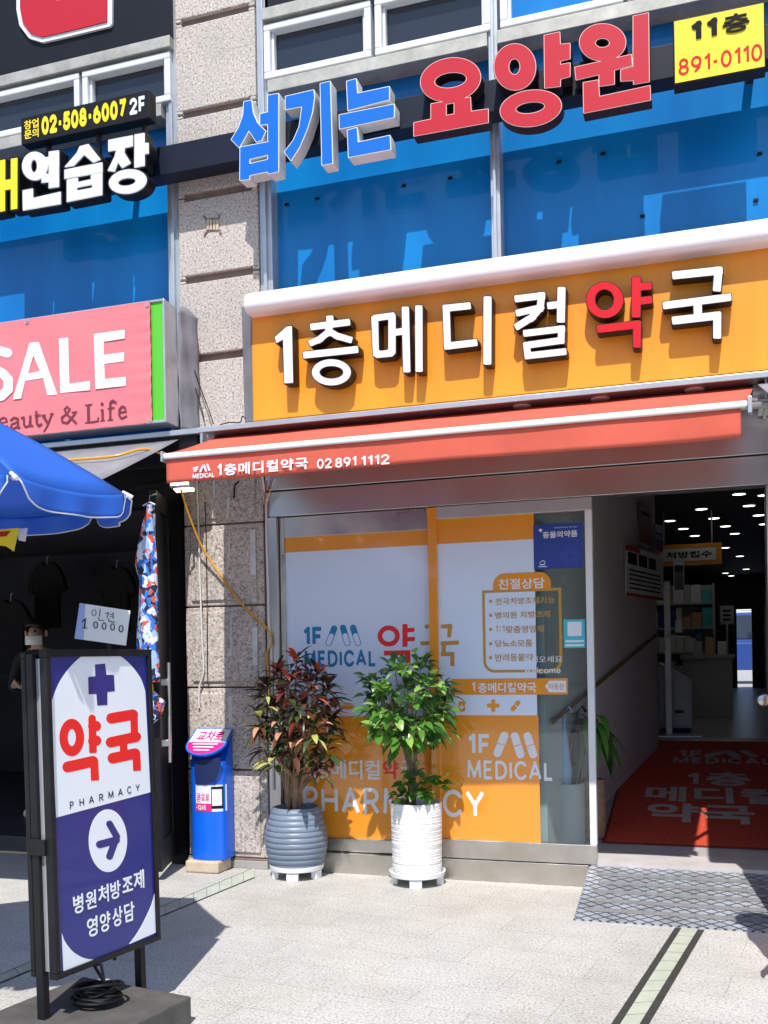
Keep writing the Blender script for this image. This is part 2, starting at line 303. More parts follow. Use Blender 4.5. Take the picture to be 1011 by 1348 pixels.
# ------------------------------------------------------------------ sign shapes: strokes and outlines -> one clean outline -> thick letter
def sdf_poly(P, X, Y):
    P = np.array(P, float); d = np.full(X.shape, 1e9); ins = np.zeros(X.shape, bool)
    for i in range(len(P)):
        a, b = P[i], P[(i + 1) % len(P)]; e = b - a; wx, wy = X - a[0], Y - a[1]
        t = np.clip((wx * e[0] + wy * e[1]) / (e.dot(e) + 1e-9), 0, 1); d = np.minimum(d, np.hypot(wx - e[0] * t, wy - e[1] * t))
        c = (a[1] > Y) != (b[1] > Y)
        with np.errstate(divide='ignore', invalid='ignore'): ins ^= c & (X < (b[0] - a[0]) * (Y - a[1]) / (b[1] - a[1] + 1e-12) + a[0])
    return np.where(ins, -d, d)
def sdf_line(P, wd, X, Y, cap):
    P = np.array(P, float); d = np.full(X.shape, 1e9); h = wd / 2; n = len(P)
    for i in range(n - 1):
        a, b = P[i], P[i + 1]; e = b - a; l = np.hypot(*e)
        if l < 1e-6: continue
        u = e / l; wx, wy = X - a[0], Y - a[1]; s_ = wx * u[0] + wy * u[1]; q = wy * u[0] - wx * u[1]
        if cap == 'round':
            t = np.clip(s_, 0, l); k = np.hypot(s_ - t, q) - h
        else:
            lo = -h * (i > 0); hi = l + h * (i < n - 2); rr = .18 * wd if cap == 'soft' else 0
            dx = np.maximum(lo - s_, s_ - hi) + rr; dy = np.abs(q) - h + rr
            k = np.hypot(np.maximum(dx, 0), np.maximum(dy, 0)) + np.minimum(np.maximum(dx, dy), 0) - rr
        d = np.minimum(d, k)
    return d
def sdf(items, X, Y):
    d = np.full(X.shape, 1e9)
    for it in items:
        k = it[0]
        if k == 'P': d = np.minimum(d, sdf_poly(it[1], X, Y))
        elif k == 'L': d = np.minimum(d, sdf_line(it[1], it[2], X, Y, it[3] if len(it) > 3 else 'soft'))
        elif k in 'EH':
            _, cx, cy, rx, ry = it[:5]; a = R(it[5]) if len(it) > 5 else 0
            x = (X - cx) * math.cos(a) + (Y - cy) * math.sin(a); y = (Y - cy) * math.cos(a) - (X - cx) * math.sin(a)
            q = np.hypot(x / rx, y / ry); g = np.hypot(x / rx ** 2, y / ry ** 2) + 1e-9; e = q * (q - 1) / g
            e = np.where(q < 1e-3, -min(rx, ry), e)
            d = np.minimum(d, e) if k == 'E' else np.maximum(d, -e)
        elif k == 'X': d = np.maximum(d, -sdf_poly(it[1], X, Y))
        elif k == 'C': d = np.maximum(d, -sdf_line(it[1], it[2], X, Y, it[3] if len(it) > 3 else 'soft'))
    return d
def simplify(P, tol):
    P = np.array(P); n = len(P)
    def rdp(i, j):
        if j <= i + 1: return []
        a, b = P[i], P[j % n]; e = b - a; l = np.hypot(*e); q = P[i + 1:j] - a
        d = np.abs(q[:, 0] * e[1] - q[:, 1] * e[0]) / l if l > 1e-9 else np.hypot(q[:, 0], q[:, 1])
        k = int(np.argmax(d))
        if d[k] < tol: return []
        k += i + 1; return rdp(i, k) + [k] + rdp(k, j)
    h = int(np.argmax(np.hypot(*(P - P[0]).T))); idx = [0] + rdp(0, h) + [h] + rdp(h, n)
    return P[idx]
def contours(items, grow=0., h=2., tol=.18):
    pts = []
    for it in items:
        if it[0] in 'PL': q = np.array(it[1], float); pad = it[2] / 2 if it[0] == 'L' else 0; pts += [q.min(0) - pad, q.max(0) + pad]
        elif it[0] == 'E': mr = max(it[3], it[4]); pts += [(it[1] - mr, it[2] - mr), (it[1] + mr, it[2] + mr)]
    pts = np.array(pts); lo = pts.min(0) - grow - 3 * h; hi = pts.max(0) + grow + 3 * h
    xs = np.arange(lo[0], hi[0] + h, h) + .013; ys = np.arange(lo[1], hi[1] + h, h) + .017
    X, Y = np.meshgrid(xs, ys); D = sdf(items, X, Y) - grow; D = np.where(np.abs(D) < 1e-6, 1e-6, D); I = D < 0
    cells = np.argwhere((I[:-1, :-1] != I[1:, :-1]) | (I[:-1, :-1] != I[:-1, 1:]) | (I[:-1, :-1] != I[1:, 1:]))
    nxt = {}
    def ept(k):
        j, i, o = k
        if o == 0: a, b = D[j, i], D[j, i + 1]; return xs[i] + h * a / (a - b), ys[j]
        a, b = D[j, i], D[j + 1, i]; return xs[i], ys[j] + h * a / (a - b)
    for j, i in cells:
        c = [I[j, i], I[j, i + 1], I[j + 1, i + 1], I[j + 1, i]]; ed = [(j, i, 0), (j, i + 1, 1), (j + 1, i, 0), (j, i, 1)]
        ent = [ed[k] for k in range(4) if c[k] and not c[(k + 1) % 4]]; ex = [ed[k] for k in range(4) if not c[k] and c[(k + 1) % 4]]
        if len(ent) == 1: nxt[ent[0]] = ex[0]
        else:
            if c[0]: nxt[ed[0]] = ed[3]; nxt[ed[2]] = ed[1]
            else: nxt[ed[1]] = ed[0]; nxt[ed[3]] = ed[2]
    out = []
    while nxt:
        k0 = next(iter(nxt)); loop = []; k = k0
        while k in nxt: loop.append(ept(k)); k = nxt.pop(k)
        if len(loop) > 5: out.append(simplify(loop, tol))
    return [c for c in out if len(c) > 2]
def fill(name, loops, depth, mat, parent, mw):
    """closed loops (metres, in the plane) -> a solid letter whose front stands at +depth"""
    c = bpy.data.curves.new(name, 'CURVE'); c.dimensions = '2D'; c.fill_mode = 'BOTH'; c.extrude = depth / 2
    for lp in loops:
        s = c.splines.new('POLY'); s.points.add(len(lp) - 1); s.use_cyclic_u = True
        for q, pt in zip(s.points, lp): q.co = (pt[0], pt[1], depth / 2, 1)
    o = bpy.data.objects.new(name, c); me = bpy.data.meshes.new_from_object(o); bpy.data.objects.remove(o); bpy.data.curves.remove(c); me.name = name
    return link(name, me, mat, parent, mw)
def shape(name, items, zoom, P, depth, mat, parent, off=0., grow=0., h=2., tol=.2):
    """items drawn in the pixels of a zoomed view (x0, y0, scale) of plane P"""
    x0, y0, sc = zoom
    loops = [[P.ab(x0 + a / sc, y0 + b / sc) for a, b in lp] for lp in contours(items, grow, h, tol)]
    return fill(name, loops, depth, mat, parent, P.m(off))
def rect_ab(P, lb, rt): a0, b0 = P.ab(*lb); a1, b1 = P.ab(*rt); return a0, b0, a1, b1
def text(name, body, P, lb, rt, mat, parent, depth=.0012, off=0., bold=.0, space=1., ab=None):
    """lettering fitted between two measured corners of plane P"""
    a0, b0, a1, b1 = ab or rect_ab(P, lb, rt)
    c = bpy.data.curves.new(name, 'FONT'); c.body = body; c.offset = bold; c.extrude = .05; c.space_character = space; c.resolution_u = 3
    o = bpy.data.objects.new(name, c); COL.objects.link(o); bpy.context.view_layer.update()
    me = bpy.data.meshes.new_from_object(o.evaluated_get(bpy.context.evaluated_depsgraph_get())); bpy.data.objects.remove(o); bpy.data.curves.remove(c); me.name = name
    v = np.zeros(len(me.vertices) * 3); me.vertices.foreach_get('co', v); v = v.reshape(-1, 3); lo, hi = v.min(0), v.max(0)
    v[:, 0] = a0 + (v[:, 0] - lo[0]) / (hi[0] - lo[0]) * (a1 - a0); v[:, 1] = b0 + (v[:, 1] - lo[1]) / (hi[1] - lo[1]) * (b1 - b0); v[:, 2] = (v[:, 2] - lo[2]) / (hi[2] - lo[2]) * depth
    me.vertices.foreach_set('co', v.ravel()); me.update()
    return link(name, me, mat, parent, P.m(off))

# an upright sans alphabet of strokes (x, y up, height 1): used for all Latin lettering and numbers
def _arc(cx, cy, rx, ry, a0, a1, n=10): return [(cx + rx * math.cos(R(a0 + (a1 - a0) * k / n)), cy + ry * math.sin(R(a0 + (a1 - a0) * k / n))) for k in range(n + 1)]
ALPHA = {
 'A': (.72, [[(0, 0), (.36, 1), (.72, 0)], [(.13, .32), (.59, .32)]]), 'C': (.66, [_arc(.38, .5, .38, .5, 42, 318, 18)]),
 'D': (.66, [[(0, 0), (0, 1), (.25, 1)] + _arc(.25, .5, .41, .5, 90, -90, 14) + [(0, 0)]]), 'E': (.5, [[(.5, 0), (0, 0), (0, 1), (.5, 1)], [(0, .52), (.45, .52)]]),
 'F': (.5, [[(0, 0), (0, 1), (.5, 1)], [(0, .5), (.44, .5)]]), 'H': (.64, [[(0, 0), (0, 1)], [(.64, 0), (.64, 1)], [(0, .5), (.64, .5)]]), 'I': (.0, [[(0, 0), (0, 1)]]),
 'L': (.46, [[(0, 1), (0, 0), (.46, 0)]]), 'M': (.84, [[(0, 0), (.06, 1), (.42, .1), (.78, 1), (.84, 0)]]), 'P': (.56, [[(0, 0), (0, 1), (.3, 1)] + _arc(.3, .73, .26, .27, 90, -90) + [(0, .46)]]),
 'R': (.6, [[(0, 0), (0, 1), (.3, 1)] + _arc(.3, .74, .26, .26, 90, -90) + [(0, .48)], [(.3, .48), (.6, 0)]]), 'Y': (.68, [[(0, 1), (.34, .45), (.68, 1)], [(.34, .45), (.34, 0)]]),
 '0': (.56, [_arc(.28, .5, .28, .5, 0, 360, 24)]), '1': (.26, [[(0, .78), (.26, 1), (.26, 0)]]), '2': (.54, [_arc(.27, .72, .27, .28, 165, -30, 10) + [(0, 0), (.56, 0)]]),
 '3': (.52, [_arc(.25, .74, .25, .26, 150, -90), _arc(.25, .25, .28, .26, 90, -150)]), '4': (.58, [[(.42, 0), (.42, 1), (0, .28), (.58, .28)]]),
 '5': (.52, [[(.48, 1), (.08, 1), (.04, .52)] + _arc(.24, .32, .29, .32, 110, -150, 12)]), '6': (.56, [_arc(.28, .31, .28, .31, 0, 360, 20), [(.02, .38), (.1, .72), (.38, 1)]]),
 '7': (.52, [[(0, 1), (.52, 1), (.16, 0)]]), '8': (.54, [_arc(.27, .75, .23, .25, 0, 360, 18), _arc(.27, .26, .27, .26, 0, 360, 18)]), '9': (.56, [_arc(.28, .69, .28, .31, 0, 360, 20), [(.54, .62), (.46, .28), (.18, 0)]]),
 '-': (.26, [[(0, .45), (.26, .45)]]), ' ': (.16, []),
 'W': (.95, [[(0, 1), (.24, 0), (.475, .9), (.71, 0), (.95, 1)]]), 'e': (.5, [_arc(.25, .34, .25, .34, 0, 310, 16), [(0, .34), (.5, .34)]]), 'l': (0, [[(0, 0), (0, 1)]]), 'c': (.46, [_arc(.25, .34, .25, .34, 45, 315, 14)]),
 'o': (.52, [_arc(.26, .34, .26, .34, 0, 360, 20)]), 'm': (.78, [[(0, 0), (0, .68)], _arc(.195, .45, .195, .23, 180, 0) + [(.39, 0)], _arc(.585, .45, .195, .23, 180, 0) + [(.78, 0)]]),
}
def latin(name, body, P, lb, rt, mat, parent, wt=.16, gap=.17, depth=.0008, off=.001, cap='soft', ab=None, grow=0.):
    a0, b0, a1, b1 = ab or rect_ab(P, lb, rt); x = wt / 2; items = []
    for ch in body:
        wd, st_ = ALPHA[ch]
        for s_ in st_: items.append(('L', [(x + q[0], wt / 2 + q[1] * (1 - wt)) for q in s_], wt, 'round' if len(s_) > 6 else cap))
        x += wd + wt + gap
    wtot = x - gap - wt / 2
    loops = [[(a0 + p[0] / wtot * (a1 - a0), b0 + p[1] * (b1 - b0)) for p in lp] for lp in contours(items, grow, .02, .0016)]
    return fill(name, loops, depth, mat, parent, P.m(off))
def smoothpts(P, n=8):
    P = [np.array(p, float) for p in P]; out = []
    for i in range(len(P) - 1):
        a, b, c, d = P[max(0, i - 1)], P[i], P[i + 1], P[min(len(P) - 1, i + 2)]
        for k in range(n): t = k / n; out.append(.5 * (2 * b + (c - a) * t + (2 * a - 5 * b + 4 * c - d) * t * t + (-a + 3 * b - 3 * c + d) * t ** 3))
    return out + [P[-1]]
def rot(lp, a, c):
    ca, sa = math.cos(a), math.sin(a); return [(c[0] + (x - c[0]) * ca - (y - c[1]) * sa, c[1] + (x - c[0]) * sa + (y - c[1]) * ca) for x, y in lp]
def rrect(a0, a1, b0, b1, r, n=6):
    o = []
    for cx, cy, s in ((a1 - r, b0 + r, -90), (a1 - r, b1 - r, 0), (a0 + r, b1 - r, 90), (a0 + r, b0 + r, 180)):
        for k in range(n + 1): t = R(s + 90 * k / n); o.append((cx + r * math.cos(t), cy + r * math.sin(t)))
    return o

# ================================================================== the setting
g = MB(); g.quad((-60, -14, 0), (60, -14, 0), (60, .06, 0), (-60, .06, 0)); tag(g.build('pavement', M['pave']), kind='structure')
g = MB(); g.quad((-60, -60, -.12), (60, -60, -.12), (60, -14, -.12), (-60, -14, -.12)); g.quad((-60, -14, -.12), (60, -14, -.12), (60, -14, 0), (-60, -14, 0)); tag(g.build('road', M['asphalt']), kind='structure')
SLOPE = .172                                     # the lobby floor climbs away from the door
def lobby_z(y): return .15 if y < .35 else .15 + SLOPE * (y - .35) if y < 3.3 else .15 + SLOPE * 2.95
LOB = Plane((0, .35, .152), (1, 0, 0), (0, 1, SLOPE))
g = MB()
for y0, y1 in ((.03, .35), (.35, 3.3), (3.3, 16)):
    g.quad((-2.9, y0, lobby_z(y0)), (3.2, y0, lobby_z(y0)), (3.2, y1, lobby_z(y1)), (-2.9, y1, lobby_z(y1)))
tag(g.build('lobby_floor', M['lfloor']), kind='structure')
g = MB(); g.box(-.70, .45, .0, .34, .10, .156); tag(g.build('door_sill', M['sillstone']), kind='structure')
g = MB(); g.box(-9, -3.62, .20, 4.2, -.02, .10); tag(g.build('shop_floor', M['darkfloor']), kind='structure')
def band(name, quads, mat): 
    g = MB()
    for q, z in quads: g.quad(*[tuple(atz(x, y, 0)[:2]) + (z,) for x, y in q])
    return tag(g.build(name, mat), kind='structure')
def ext(a, b, k):                                # a line on the ground carried on beyond b
    A, B = atz(*a), atz(*b); return tuple(B + (B - A) * k)
def strip(p0, p1, q0, q1, dw, k0=0., k1=0.):
    A0, A1, B0, B1 = [np.array(atz(*p)) for p in (p0, p1, q0, q1)]
    A0, A1 = A0 - (A1 - A0) * k0, A1 + (A1 - A0) * k1; B0, B1 = B0 - (B1 - B0) * k0, B1 + (B1 - B0) * k1
    z = np.array([0, 0, .004]); u = (B0 - A0) / np.linalg.norm(B0 - A0)
    g = MB(); L_ = np.linalg.norm(A1 - A0); nt_ = max(2, int(L_ / .15))
    for i in range(nt_):
        f0, f1 = (i + .015) / nt_, (i + .985) / nt_
        g.quad(A0 + (A1 - A0) * f0 + u * dw + z, B0 + (B1 - B0) * f0 - u * dw + z, B0 + (B1 - B0) * f1 - u * dw + z, A0 + (A1 - A0) * f1 + u * dw + z)
    tag(g.build('floor_strip', M['strip']), kind='structure')
    g = MB(); z = np.array([0, 0, .003]); g.quad(A0 + z, B0 + z, B1 + z, A1 + z); tag(g.build('strip_border', M['stripd']), kind='structure')
strip((888.8, 1221.5), (806.7, 1345.5), (927.6, 1224.6), (856.3, 1345.5), .033, .0, 1.2)
strip((300, 1157), (207.7, 1195.8), (300, 1170.6), (207.7, 1209), .02, .45, 3.2)

# ------------------------------------------------------------------ the building
bld = thing('office_building', 'granite and blue glass office building with shops on its ground floor', 'building', (-1, .3, 0))
zs = [at(290, y, 0)[2] for y in (18, 141, 252, 362, 468, 580, 690, 798, 905, 1013, 1128)]
PX0, PX1 = -3.500, -2.885
g = MB(); g.box(PX0 + .01, PX1 - .01, .03, .45, 0, 7.5)
edges = [7.2] + zs
pil = g.build('stone_pillar', M['groove'], bld)
g = MB()
for i in range(len(edges) - 1):
    zt, zb = edges[i] - (.006 if i else 0), edges[i + 1] + .006
    if i < 6:      # upper blocks: chased groove between plain margins
        g.box(PX0, PX1, 0, .44, zb + .022, zt - .022)
        for x0, x1 in ((PX0, PX0 + .045), (PX1 - .045, PX1)): g.box(x0, x1, .0, .44, zb, zb + .022); g.box(x0, x1, .0, .44, zt - .022, zt)
    else:
        g.box(PX0, PX1, 0.006, .44, zb, zt); g.box(PX0 + .055, PX1 - .055, -.008, .02, zb + .035, zt - .035)
g.build('stone_block', M['stone'], pil, bevel=.006)
g = MB(); g.box(PX0 + .0, PX1 + .0, -.012, .3, .055, zs[-1] - .0); g.build('dark_skirting', M['groove'], pil, bevel=.004)
g = MB(); g.box(PX0, PX1, -.02, .3, 0, .055); g.build('kerb_stone', M['conc'], pil, bevel=.004)
# old sticky tape and paper left on the stone
for q in (((329, 697), (336, 697), (337, 757), (330, 757)), ((332, 826), (339, 826), (339, 876), (333, 876)), ((299.5, 655), (302, 655), (301, 683), (298, 683)), ((301, 702), (303, 702), (302, 743), (300, 743)),
          ((303, 808), (305, 808), (305, 864), (299, 864), (299, 860), (303, 858)), ((327, 669), (334, 668), (333, 673), (330, 676), (328, 675)), ((332, 788), (338, 788), (338, 793), (332, 793)), ((300, 916), (305, 916), (306, 989), (302, 989))):
    g = MB(); g.slab([at(x, y, -.009) for x, y in q], (0, -1, 0), .0015); g.build('old_tape', M['tape'], pil)
# the socket cut in the pillar
g = MB(); g.slab([at(x, y, -.001) for x, y in ((271, 288), (288, 286.5), (289, 303), (272, 306))], (0, -1, 0), .002); sk = g.build('wall_socket', M['groove'], pil)
g = MB()
for x in (272.5, 276.5, 281, 285): g.slab([at(a, b, -.003) for a, b in ((x, 289.5), (x + 3, 289.2), (x + 3, 302.5), (x, 303))], (0, -1, 0), .006)
g.build('wood_wedge', M['woodblk'], sk)
g = MB(); [g.tube([at(a, b, -.004), at(c, d, -.004)], .007, 6) for a, b, c, d in ((272, 289, 268, 284), (288, 287, 289, 282), (289, 303, 291, 308), (272, 305, 269, 310))]; g.build('broken_corner', M['groove'], sk)
# wall body, floors
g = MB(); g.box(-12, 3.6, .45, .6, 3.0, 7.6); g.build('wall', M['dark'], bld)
g = MB(); g.box(.42, 3.5, -.0, .5, 0, 3.05); g.build('shop_wall', M['stone'], bld)
# blue glass and its frames
zt = at(345, 122, .03)[2]
def window(x0, x1, z0, z1, name='blue_window'):
    g = MB(); g.box(x0, x1, .12, .14, z0, z1); w_ = g.build(name, M['bluewin'], bld); return w_
MX = -1.228
window(-2.79, MX - .025, 3.0, zt - .045); window(MX + .025, 1.5, 3.0, zt - .045); window(-9.0, -3.60, 3.0, zt - .045); 
g = MB(); g.box(MX - .030, MX + .030, .0, .16, 3.7, 7.5); g.box(MX - .010, MX + .010, -.03, .0, 3.7, 7.5); g.build('mullion', M['alu'], bld, bevel=.003)
for x0, x1 in ((-2.882, -2.79), (-3.60, -3.503)):
    g = MB(); g.box(x0, x1, .02, .16, 2.9, 7.5); xm = (x0 + x1) / 2; g.box(xm - .012, xm + .012, -.005, .02, 2.9, 7.5); g.build('window_jamb', M['alu'], bld, bevel=.003)
for x0, x1 in ((-9, -3.61), (-2.785, MX - .032), (MX + .032, 1.5)):
    g = MB(); g.box(x0, x1, -.03, .14, zt - .045, zt + .04); g.build('window_sill', M['alud'], bld, bevel=.004)
def casement(x0, x1, z0, z1, pane):
    f_ = .046; g = MB(); g.box(x0, x1, -.02, .08, z0, z0 + f_); g.box(x0, x1, -.02, .08, z1 - f_, z1); g.box(x0, x0 + f_, -.019, .079, z0 + f_, z1 - f_); g.box(x1 - f_, x1, -.019, .079, z0 + f_, z1 - f_)
    g.box(x0 + f_, x0 + f_ + .02, .01, .078, z0 + f_, z1 - f_); g.box(x1 - f_ - .02, x1 - f_, .01, .078, z0 + f_, z1 - f_); g.box(x0 + f_, x1 - f_, .01, .077, z0 + f_, z0 + f_ + .02)
    fr = g.build('casement_window', M['wfr'], bld, bevel=.006)
    g = MB(); g.box(x0 + .04, x1 - .04, .05, .06, z0 + .04, z1 - .04); g.build('pane', pane, fr); return fr
cz1 = at(349.5, 32, -.02)[2]; cz0 = zt + .055
def xat(px, py): return at(px, py, -.02)[0]
casement(xat(347, 80), xat(488, 45), cz0, cz1, M['dglass']); casement(xat(493, 45), xat(646, 20), cz0, cz1, M['dglass'])
casement(xat(658, 30), xat(820, 0), cz0, cz1 + .1, M['bluewin']); casement(xat(826, 0), 1.2, cz0, cz1 + .1, M['bluewin'])
cl = at(222, 67, -.02)[2]; casement(xat(108, 130), xat(223.5, 100), cz0, cl, M['dglass']); casement(xat(-40, 150), xat(104, 130), cz0, cl, M['dglass'])
for x0, x1, z in ((xat(346, 40), xat(647, 0), cz1), (-9, xat(225, 60), cl)):
    g = MB(); g.box(x0, x1, -.04, .12, z + .02, z + .10); g.build('window_head', M['alud'], bld, bevel=.004)
g = MB(); g.box(xat(346, 40), MX - .035, .02, .1, cz1 + .10, 7.3); g.build('dark_spandrel', M['navyp'], bld)
# little black clips left on the blue film
for x, y in ((794, 203), (736, 214), (593, 235), (532, 245), (1000, 203), (846, 285), (995, 264), (378, 270), (418, 262)):
    g = MB(); p_ = at(x, y, .12); g.box(p_[0] - .014, p_[0] + .014, .105, .12, p_[2] - .007, p_[2] + .007); g.build('film_clip', M['black'], bld)
# lobby: side walls (running a little off square), ceiling, back wall with a daylight opening
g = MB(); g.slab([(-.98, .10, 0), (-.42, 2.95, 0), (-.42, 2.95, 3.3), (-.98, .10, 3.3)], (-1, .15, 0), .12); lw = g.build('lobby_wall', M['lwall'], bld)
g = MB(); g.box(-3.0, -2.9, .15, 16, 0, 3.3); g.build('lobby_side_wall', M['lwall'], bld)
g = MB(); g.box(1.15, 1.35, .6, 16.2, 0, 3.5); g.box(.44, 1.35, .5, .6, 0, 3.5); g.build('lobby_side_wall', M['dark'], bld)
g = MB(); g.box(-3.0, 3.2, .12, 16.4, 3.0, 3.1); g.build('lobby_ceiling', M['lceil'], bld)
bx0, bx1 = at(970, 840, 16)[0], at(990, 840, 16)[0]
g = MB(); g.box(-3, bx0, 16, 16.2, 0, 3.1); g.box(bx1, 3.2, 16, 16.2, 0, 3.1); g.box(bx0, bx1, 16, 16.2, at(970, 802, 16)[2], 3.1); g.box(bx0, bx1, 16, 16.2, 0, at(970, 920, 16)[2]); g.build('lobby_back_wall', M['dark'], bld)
g = MB(); g.slab([(-.955, .135, 1.00), (-.425, 2.95, 1.60), (-.425, 2.95, 1.625), (-.955, .135, 1.025)], (1, -.15, 0), .018); g.build('wall_rail', M['timber'], lw)
# clothes shop shell
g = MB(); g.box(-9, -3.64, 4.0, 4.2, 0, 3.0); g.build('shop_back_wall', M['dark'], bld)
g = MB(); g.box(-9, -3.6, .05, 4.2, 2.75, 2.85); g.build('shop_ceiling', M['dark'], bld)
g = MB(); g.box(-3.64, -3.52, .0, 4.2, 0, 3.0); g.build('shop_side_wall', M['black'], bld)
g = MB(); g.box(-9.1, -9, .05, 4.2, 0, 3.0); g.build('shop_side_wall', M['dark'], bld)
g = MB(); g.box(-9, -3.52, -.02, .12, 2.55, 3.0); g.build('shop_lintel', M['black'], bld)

# ------------------------------------------------------------------ pharmacy shopfront
sf = thing('pharmacy_shopfront', 'stainless steel shopfront with a fixed pane in orange and white film, below the red awning', 'shopfront', (-1.7, 0, 0))
JX0, JX1 = -2.865, .375
g = MB(); g.box(-2.84, -.715, 0.0, .10, 0, .135); g.build('base_plinth', M['steel2'], sf, bevel=.004)
hz = at(567, 672.6, 0)[2]; hz2 = at(720, 620, 0)[2]
g = MB(); g.box(JX0 + .01, JX1, .0, .14, 2.42, hz2 - .004); g.box(JX0 + .01, JX1, -.02, .14, hz2 + .004, 2.98); g.build('header', M['steel'], sf, bevel=.003)
g = MB(); g.box(JX0, JX0 + .085, -.012, .2, .0, 2.415); jb = g.build('door_jamb', M['steel'], sf, bevel=.003)
g = MB(); g.box(JX1 - .03, JX1 + .05, -.012, .2, .0, 2.415); g.build('door_jamb', M['steel'], sf, bevel=.003)
GX0, GX1, GX2 = at(377, 800, .05)[0], at(567.5, 700, .05)[0], at(781, 900, .02)[0]
g = MB(); g.box(JX0 + .09, GX0, .03, .10, .15, 2.415); g.box(GX0, GX1, .032, .098, at(470, 703, .05)[2], 2.415); g.box(GX0, GX1, .03, .10, .142, at(470, 1104, .05)[2]); fx = g.build('fixed_frame', M['steel2'], sf, bevel=.003)
FP = face(.05)
g = MB(); g.box(GX0, GX1, .05, .06, at(470, 1104, .05)[2], at(470, 703, .05)[2]); g.build('pane', M['wfilm'], sf)
def flat(name, P, a0, a1, b0, b1, off, mat, parent, d=.0008):
    g = MB(); g.obox(P, a0, a1, b0, b1, off, off + d); return g.build(name, mat, parent)
zo1, zo2 = FP.ab(470, 722.5)[1], FP.ab(470, 942.6)[1]
flat('orange_band', FP, GX0, GX1, zo1, FP.ab(470, 703)[1], .001, M['ofilm'], sf); flat('orange_band', FP, GX0, GX1, FP.ab(470, 1104)[1], zo2, .001, M['ofilm'], sf)
Z6 = (340, 620, 2.6605)
latin('lettering', '1F', FP, (340 + 157 / 2.6605, 620 + 614 / 2.6605), (340 + 226 / 2.6605, 620 + 545 / 2.6605), M['cyan'], sf, wt=.22)
for i, q in enumerate(([(247, 602), (266, 552)], [(297, 549), (312, 602)], [(332, 549), (349, 602)])):
    shape('pill_mark', [('L', q, 22, 'round')] , Z6, FP, .0008, M['cyan'], sf, off=.001)
    a, b = np.array(q[0], float), np.array(q[1], float)
    lo_, hi_ = (a, b) if a[1] > b[1] else (b, a)
    shape('pill_mark', [('L', [tuple(lo_), tuple(lo_ + (hi_ - lo_) * .48)], 17, 'round')], Z6, FP, .0008, M['wfilm'], sf, off=.0019)
latin('lettering', 'MEDICAL', FP, (340 + 162 / 2.6605, 620 + 688 / 2.6605), (340 + 413 / 2.6605, 620 + 625 / 2.6605), M['cyan'], sf, wt=.20)
shape('red_lettering', [('E', 457, 578, 39, 37), ('H', 457, 578, 22, 20), ('L', [(514, 536), (514, 616)], 18), ('L', [(515, 558), (547, 556)], 15), ('L', [(515, 590), (549, 588)], 15), ('L', [(440, 638), (524, 636), (524, 682)], 17)], Z6, FP, .0008, M['signred'], sf, off=.001)
shape('gold_lettering', [('L', [(583, 545), (612, 544)], 14), ('L', [(568, 604), (612, 602)], 14), ('L', [(585, 643), (612, 642)], 14)], Z6, FP, .0008, M['gold'], sf, off=.001)
for cx_, k in ((313, 'pill'), (392, 'kit'), (470, 'cross'), (545, 'pill')):
    it = {'pill': [('E', cx_, 824, 24, 12), ('C', [(cx_ - 24, 820), (cx_ + 24, 820)], 3)], 'kit': [('L', [(cx_ - 12, 824), (cx_ + 12, 824)], 34), ('C', [(cx_ - 8, 826), (cx_ + 8, 826)], 5), ('C', [(cx_, 818), (cx_, 834)], 5)], 'cross': [('L', [(cx_ - 20, 822), (cx_ + 20, 822)], 13), ('L', [(cx_, 802), (cx_, 842)], 13)]}[k]
    shape('icon_mark', it, Z6, FP, .0008, M['ofilm'], sf, off=.001)
T3 = (300, 830, 2.9735)
def t3(x, y): return 300 + x / 2.9735, 830 + y / 2.9735
latin('lettering', '1', FP, t3(306, 574), t3(328, 515), M['bright'], sf, wt=.17, off=.002)
text('lettering', '층메디컬', FP, t3(340, 578), t3(596, 507), M['bright'], sf, off=.002, bold=.018)
text('red_lettering', '약', FP, t3(607, 580), t3(667, 508), M['signred'], sf, off=.002, bold=.03)
text('lettering', '국', FP, t3(676, 576), t3(738, 510), M['bright'], sf, off=.002, bold=.018)
latin('lettering', 'PHARMA', FP, t3(296, 712), t3(782, 622), M['bright'], sf, wt=.155, off=.002)
# sliding door
sd = thing('sliding_door', 'glass sliding door half covered in orange and white film with a menu of pharmacy services', 'door', (-1.1, .0, .14))
DP = face(.02); DX0 = GX1 - .01; DX1 = at(783, 900, .02)[0]; dz0 = at(680, 1107.5, .02)[2]; 
g = MB(); g.box(DX0 + .06, DX1, -.005, .05, .142, dz0); g.build('bottom_rail', M['steel2'], sd, bevel=.004)
g = MB(); g.box(DX0 + .06, DX1, -.005, .05, 2.335, 2.415); g.build('top_rail', M['alu'], sd, bevel=.003)
g = MB(); g.box(DX0, DX0 + .06, -.005, .05, .142, 2.412); g.build('door_stile', M['ofilm'], sd, bevel=.003)
g = MB(); g.box(DX1 - .042, DX1, -.006, .052, dz0, 2.335); g.build('door_stile', M['wfr'], sd, bevel=.003)
g = MB(); g.box(DX0 + .06, DX1 - .042, .020, .026, dz0, 2.335); g.build('pane', M['glass'], sd)
fx1 = at(706, 850, .028)[0]; DF = face(.019); zb1, zb2 = DF.ab(640, 713)[1], DF.ab(640, 941.5)[1]
flat('white_film', DF, DX0 + .06, fx1, zb2, zb1, 0, M['wfilm'], sd, .0008); flat('orange_film', DF, DX0 + .06, fx1, zb1, 2.335, 0, M['ofilm'], sd, .0008); flat('orange_film', DF, DX0 + .06, fx1 + .008, dz0, zb2, 0, M['ofilm'], sd, .0008)
OP = face(.0178)       # print on the outer face of the glass
